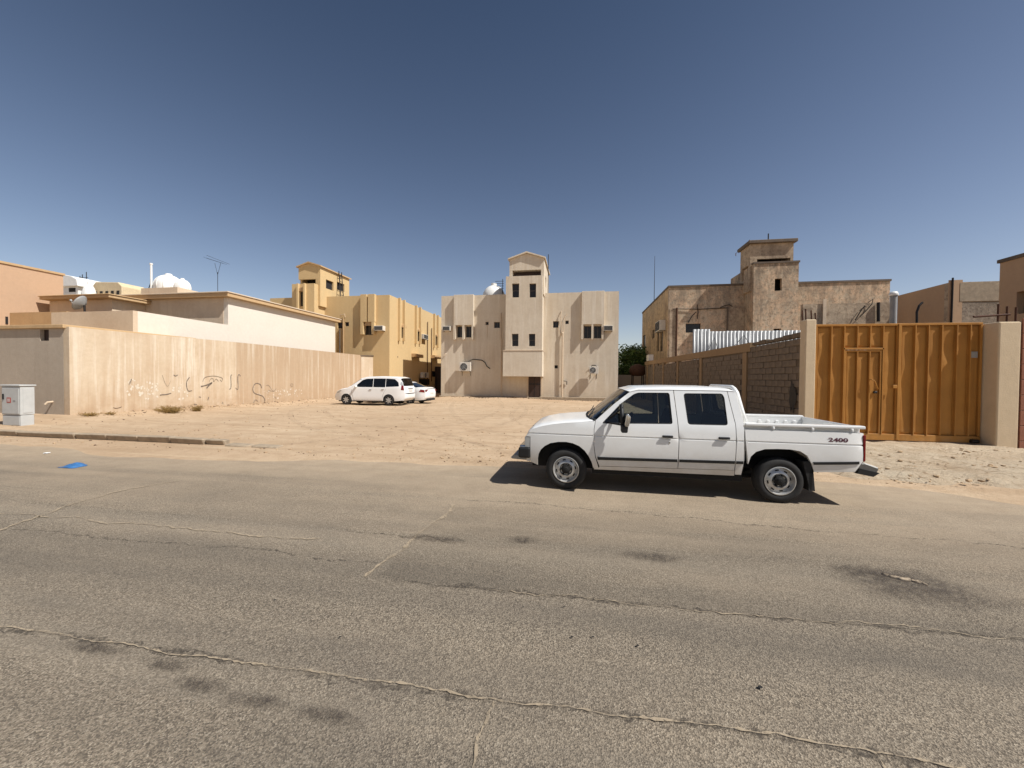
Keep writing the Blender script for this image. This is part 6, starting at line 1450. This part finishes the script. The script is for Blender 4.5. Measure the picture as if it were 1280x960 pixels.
mb = MB(); mb.tube([(2.0, .35, .25), (2.7, .3, .30), (3.25, .3, .34)], .03, 8); mb.tube([(0, .08, ZF), (0, 1.52, ZF)], .05, 8); mb.tube([(WB, .08, ZF), (WB, 1.52, ZF)], .06, 8); mb.build('axle', M['under'], ub, local=True)
lbox('cab_floor', 'dash', tk, (.42, 2.45, .06, 1.54, .425, .47))
db = lbox('dashboard', 'dash', tk, (.44, .80, .10, 1.50, .78, 1.06), .05)
for y in (.42, 1.18):
    se = empty('seat', (1.15, y, .45)); se.parent = tk
    mb = MB(); mb.box(-.05, .42, -.24, .24, 0, .27); mb.build('cushion', M['seat'], se, local=True, bevel=.06, seg=3)
    mb = MB(); mb.hexa([(.36, -.23, .2), (.50, -.23, .2), (.50, .23, .2), (.36, .23, .2), (.50, -.2, .75), (.60, -.2, .75), (.60, .2, .75), (.50, .2, .75)]); mb.build('backrest', M['seat'], se, local=True, bevel=.05, seg=3)
    mb = MB(); mb.box(.52, .61, -.12, .12, .80, .98); mb.build('headrest', M['seat'], se, local=True, bevel=.035, seg=3)
se = empty('seat', (1.98, .8, .45)); se.parent = tk
mb = MB(); mb.box(-.1, .38, -.64, .64, 0, .27); mb.build('cushion', M['seat'], se, local=True, bevel=.06, seg=3)
mb = MB(); mb.hexa([(.26, -.64, .2), (.38, -.64, .2), (.38, .64, .2), (.26, .64, .2), (.33, -.6, .72), (.40, -.6, .72), (.40, .6, .72), (.33, .6, .72)]); mb.build('backrest', M['seat'], se, local=True, bevel=.05, seg=3)
mb = MB(); mt = Matrix.Translation((.93, .42, 1.0)) @ Matrix.Rotation(R(-65), 4, 'Y')
mb.tube([mt @ Vector((.19 * math.cos(k * 6.2832 / 24), .19 * math.sin(k * 6.2832 / 24), 0)) for k in range(25)], .015, 6); mb.tube([mt @ Vector((-.19, 0, 0)), mt @ Vector((.19, 0, 0))], .018, 6); mb.tube([mt @ Vector((0, 0, 0)), (.72, .42, .92)], .03, 8); mb.build('steering_wheel', M['trim'], tk, smooth=True, local=True)
for sd in (-1, 1):
    wheel(tk, 0, YC + sd * .70, ZF, .20, sd, .2); wheel(tk, WB, YC + sd * .70, ZF, .20, sd, .2)
# crumpled cloth on the rear shelf
cl = MB(); rnd = random.Random(2)
for k in range(7): lump(cl, (2.28 + .035 * rnd.uniform(-1, 1), .40 + .045 * k, 1.185 + .02 * rnd.random()), .05, rnd, .6)
cl.build('cloth', M['tank_grey'], tk, local=True, smooth=True)
# model number on the bed side
def lettering(txt, size, sx, mat, parent, mtx, bold=.012, name='lettering'):
    cu = bpy.data.curves.new('lettering', 'FONT'); cu.body = txt; cu.size = size; cu.offset = bold * size; cu.resolution_u = 3; cu.extrude = .0006
    to = bpy.data.objects.new('lettering_source', cu); COL.objects.link(to)
    me = bpy.data.meshes.new_from_object(to); bpy.data.objects.remove(to)
    me.transform(mtx @ Matrix.Diagonal((sx, 1, 1, 1))); me.materials.clear(); me.materials.append(M[mat])
    o = bpy.data.objects.new(name, me); COL.objects.link(o); o.parent = parent; return o
lettering('2400', .075, 1.55, 'print', tk, Matrix.Translation((3.515, YC - thw(3.6, .91) - .0035, .888)) @ Matrix.Rotation(R(90), 4, 'X') , .03)

# ---- generic small cars --------------------------------------------------------
def small_car(name, label, cat, origin, rz, D):
    t = tag(empty(name, origin, rz), label, cat); yc = D['hw']; hw = D['hwf']; P2 = M['paint2']; wb, r = D['wb'], D['r']
    for sd in (-1, 1):
        body = panel('body_side', D['side'], D['win'], hw, P2, t, yc, sd, grid=.09, rows=D.get('rows', ()), step=.09)
        for w in D['win']: panel('window_glass', w, [], lambda x, z: hw(x, z) - .012, M['glass_dark'], body, yc, sd, flange=.004)
        for ln in D['lines']:
            P = [(a, b) for a, b in ln]; mb = MB(); mb.tube([(x, yc + sd * (hw(x, z) + .0005), z) for x, z in P], .005, 4); mb.build('door_gap', M['under'], body, local=True)
        for x0, z0 in D['handles']:
            b = sorted((yc + sd * hw(x0, z0), yc + sd * (hw(x0, z0) + .03))); lbox('handle', 'chrome' if D.get('chrome') else 'paint2', body, (x0, x0 + .17, b[0], b[1], z0, z0 + .035), .01)
        mx, mz = D['mirror']; b = sorted((yc + sd * (hw(mx, mz) - .01), yc + sd * (hw(mx, mz) + .19))); lbox('mirror', 'paint2', t, (mx, mx + .12, b[0], b[1], mz, mz + .13), .035, 3)
        for nm, mat, poly in D['lamps']: panel(nm, poly, [], lambda x, z: hw(x, z) + .006, M[mat], t, yc, sd, flange=.05)
        wheel(t, 0, yc + sd * (D['hw'] - .10), r, .2, sd, r * .64, 'alloy'); wheel(t, wb, yc + sd * (D['hw'] - .10), r, .2, sd, r * .64, 'alloy')
    for nm, mat, E, Cc, p in D['skins']: skin(nm, E, Cc, lambda x, z: hw(x, z) - .001, M[mat], t, yc, p, 3)
    lbox('underbody', 'under', t, D['under']); lbox('cabin', 'under', t, D['cabin'])
    for nm, mat, b in D['boxes']: lbox(nm, mat, t, b, .01)
    return t
def mhw(hw0, belt, tumble, xf, xb):
    def h(x, z):
        v = hw0
        if z < .5: v -= .04 * ((.5 - z) / .3) ** 2
        if z > belt: v -= (z - belt) * tumble
        v -= .22 * max(0, (xf - x) / .9) ** 2.4 if x < xf else 0
        v -= .12 * max(0, (x - xb) / .7) ** 2.4 if x > xb else 0
        return v
    return h
def archp(cx, cz, r, zb): 
    a = math.degrees(math.asin((zb - cz) / r)); return arc(cx, cz, r, 180 - a, a, 12)
# white minivan (x from front axle backwards)
r_ = .32; zb = .27
side = [(-.78, zb), (-.37, zb)] + archp(0, .32, .37, zb)[1:-1] + [(.37, zb), (2.38, zb)] + archp(2.75, .32, .37, zb)[1:-1] + [(3.12, zb), (3.60, .32), (3.72, .45), (3.74, .75), (3.70, 1.08), (3.60, 1.42), (3.48, 1.62), (3.2, 1.69), (2.2, 1.72), (1.3, 1.68), (.95, 1.58), (.35, 1.18), (.12, 1.02), (-.35, .93), (-.62, .82), (-.80, .62), (-.84, .42)]
wn_ = [rounded([(.55, 1.10), (1.05, 1.52), (1.30, 1.60), (1.738, 1.62), (1.738, 1.10)], .03), rounded([(1.762, 1.10), (1.762, 1.625), (2.538, 1.63), (2.538, 1.10)], .03), rounded([(2.562, 1.12), (2.562, 1.63), (3.12, 1.60), (3.36, 1.40), (3.40, 1.16)], .05)]
D = dict(hw=.86, hwf=mhw(.86, 1.05, .16, .1, 3.1), wb=2.75, r=r_, side=side, win=wn_, mirror=(.62, 1.08), chrome=True,
    lines=[[(.42, 1.12), (.36, .9), (.45, .5), (.5, .3)], [(1.75, 1.62), (1.75, .32)], [(2.55, 1.62), (2.55, .95), (2.42, .72), (2.36, .5)], [(.5, .31), (2.35, .31)]], handles=[(1.5, .93), (2.3, .95)],
    lamps=[('tail_light', 'lamp_red', [(3.52, .95), (3.70, .93), (3.665, 1.2), (3.55, 1.25)]), ('reverse_light', 'lamp_clear', [(3.47, 1.27), (3.64, 1.22), (3.58, 1.42), (3.50, 1.42)]), ('headlight', 'lamp_clear', [(-.74, .68), (-.45, .76), (-.30, .90), (-.42, .91), (-.66, .78)])],
    skins=[('hood', 'paint2', [(-.62, .82), (-.35, .93), (.12, 1.02), (.33, 1.165)], [(-.72, .86), (-.40, .99), (.05, 1.08), (.20, 1.17)], 4), ('windshield', 'glass_dark', [(.35, 1.18), (.95, 1.58)], [(.22, 1.18), (.84, 1.62)], 3),
           ('roof', 'paint2', [(.95, 1.58), (1.3, 1.68), (2.2, 1.72), (3.2, 1.69), (3.48, 1.62)], [(.84, 1.63), (1.25, 1.74), (2.2, 1.775), (3.2, 1.75), (3.56, 1.66)], 5), ('rear_window', 'glass_dark', [(3.49, 1.60), (3.66, 1.20)], [(3.57, 1.62), (3.72, 1.18)], 6),
           ('tailgate', 'paint2', [(3.66, 1.20), (3.70, 1.08), (3.74, .75)], [(3.72, 1.18), (3.78, 1.05), (3.80, .75)], 6), ('rear_bumper', 'paint2', [(3.74, .75), (3.72, .45), (3.60, .30)], [(3.84, .70), (3.83, .45), (3.70, .30)], 6), ('front_bumper', 'paint2', [(-.62, .82), (-.80, .62), (-.84, .42), (-.78, .27)], [(-.72, .85), (-.92, .62), (-.95, .42), (-.88, .27)], 4)],
    under=(-.6, 3.5, .2, 1.52, .2, .6), cabin=(.3, 3.35, .16, 1.56, .5, 1.09), boxes=[('plate', 'plate', (3.79, 3.81, .62, 1.10, .84, .98)), ('plate_trim', 'chrome', (3.78, 3.80, .50, 1.22, 1.0, 1.05)), ('rear_skirt', 'under', (3.2, 3.66, .25, 1.47, .24, .34))])
pr_ = G(485.5, 507.6)
dr = ray(432.4, 503.7); k0 = Vector((dr[0], dr[1])).normalized(); b = Vector((pr_.x, pr_.y)); tq = b.dot(k0); dd = b.length_squared - 2.75 ** 2
s1 = tq + math.sqrt(max(tq * tq - dd, 0)); fp = k0 * s1
ang = math.atan2(b.y - fp.y, b.x - fp.x)
nrm = Vector((math.sin(ang), -math.cos(ang)))     # towards the camera side
o = Vector((fp.x, fp.y)) 
small_car('minivan', 'white minivan with dark windows parked against the graffiti wall', 'minivan', (o.x, o.y, gz(o.x, o.y) + .0), ang, D)
# white sedan, tail visible
zb = .24
side = [(-.80, zb), (-.36, zb)] + archp(0, .31, .36, zb)[1:-1] + [(.36, zb), (2.29, zb)] + archp(2.65, .31, .36, zb)[1:-1] + [(3.01, zb), (3.55, .30), (3.66, .45), (3.70, .75), (3.68, .98), (3.50, 1.06), (3.1, 1.09), (2.55, 1.33), (2.2, 1.42), (1.6, 1.46), (1.1, 1.41), (.4, 1.0), (0, .92), (-.5, .80), (-.78, .66), (-.84, .42)]
wn_ = [rounded([(.62, 1.0), (1.12, 1.32), (1.4, 1.385), (1.62, 1.39), (1.62, 1.0)], .03), rounded([(1.68, 1.0), (1.68, 1.39), (2.15, 1.36), (2.5, 1.24), (2.72, 1.06), (2.6, 1.02)], .03)]
D2 = dict(hw=.88, hwf=mhw(.88, .95, .32, .1, 3.0), wb=2.65, r=.31, side=side, win=wn_, mirror=(.66, 1.0), lines=[[(.5, 1.0), (.42, .5), (.5, .28)], [(1.65, 1.38), (1.65, .28)], [(2.5, 1.0), (2.3, .6)]], handles=[(1.42, .86), (2.3, .88)],
    lamps=[('tail_light', 'lamp_red', [(3.30, .82), (3.67, .78), (3.66, .94), (3.42, .98)]), ('headlight', 'lamp_clear', [(-.74, .6), (-.4, .7), (-.3, .8), (-.6, .74)])],
    skins=[('hood', 'paint2', [(-.78, .66), (-.5, .80), (0, .92), (.4, 1.0)], [(-.88, .68), (-.55, .86), (-.05, .98), (.25, 1.02)], 4), ('windshield', 'glass_dark', [(.4, 1.0), (1.1, 1.41)], [(.28, 1.02), (1.0, 1.45)], 3), ('roof', 'paint2', [(1.1, 1.41), (1.6, 1.46), (2.2, 1.42), (2.45, 1.36)], [(1.0, 1.455), (1.6, 1.51), (2.2, 1.475), (2.48, 1.41)], 5),
           ('rear_window', 'glass_dark', [(2.45, 1.36), (3.08, 1.095)], [(2.48, 1.41), (3.14, 1.12)], 4), ('trunk_lid', 'paint2', [(3.08, 1.095), (3.50, 1.06), (3.68, .98)], [(3.14, 1.12), (3.54, 1.11), (3.76, 1.03)], 5), ('rear_bumper', 'paint2', [(3.68, .98), (3.70, .75), (3.66, .45), (3.55, .30)], [(3.78, .99), (3.82, .72), (3.80, .45), (3.68, .30)], 5), ('front_bumper', 'paint2', [(-.78, .66), (-.84, .42), (-.8, .24)], [(-.9, .66), (-.96, .42), (-.9, .24)], 4)],
    under=(-.6, 3.45, .2, 1.56, .18, .55), cabin=(.4, 3.0, .2, 1.56, .5, .98), boxes=[('plate', 'plate', (3.80, 3.83, .64, 1.12, .68, .80)), ('tail_light', 'lamp_red', (3.70, 3.78, .12, .48, .84, .96)), ('tail_light', 'lamp_red', (3.70, 3.78, 1.28, 1.64, .84, .96)), ('diffuser', 'under', (3.45, 3.78, .3, 1.46, .24, .36))])
q = G(512, 505); a2 = ang - R(6)
o2 = Vector((q.x, q.y)) - Vector((math.cos(a2), math.sin(a2))) * 2.65
small_car('sedan', 'white saloon car with red tail lights parked behind the minivan', 'car', (o2.x, o2.y, gz(o2.x, o2.y)), a2, D2)
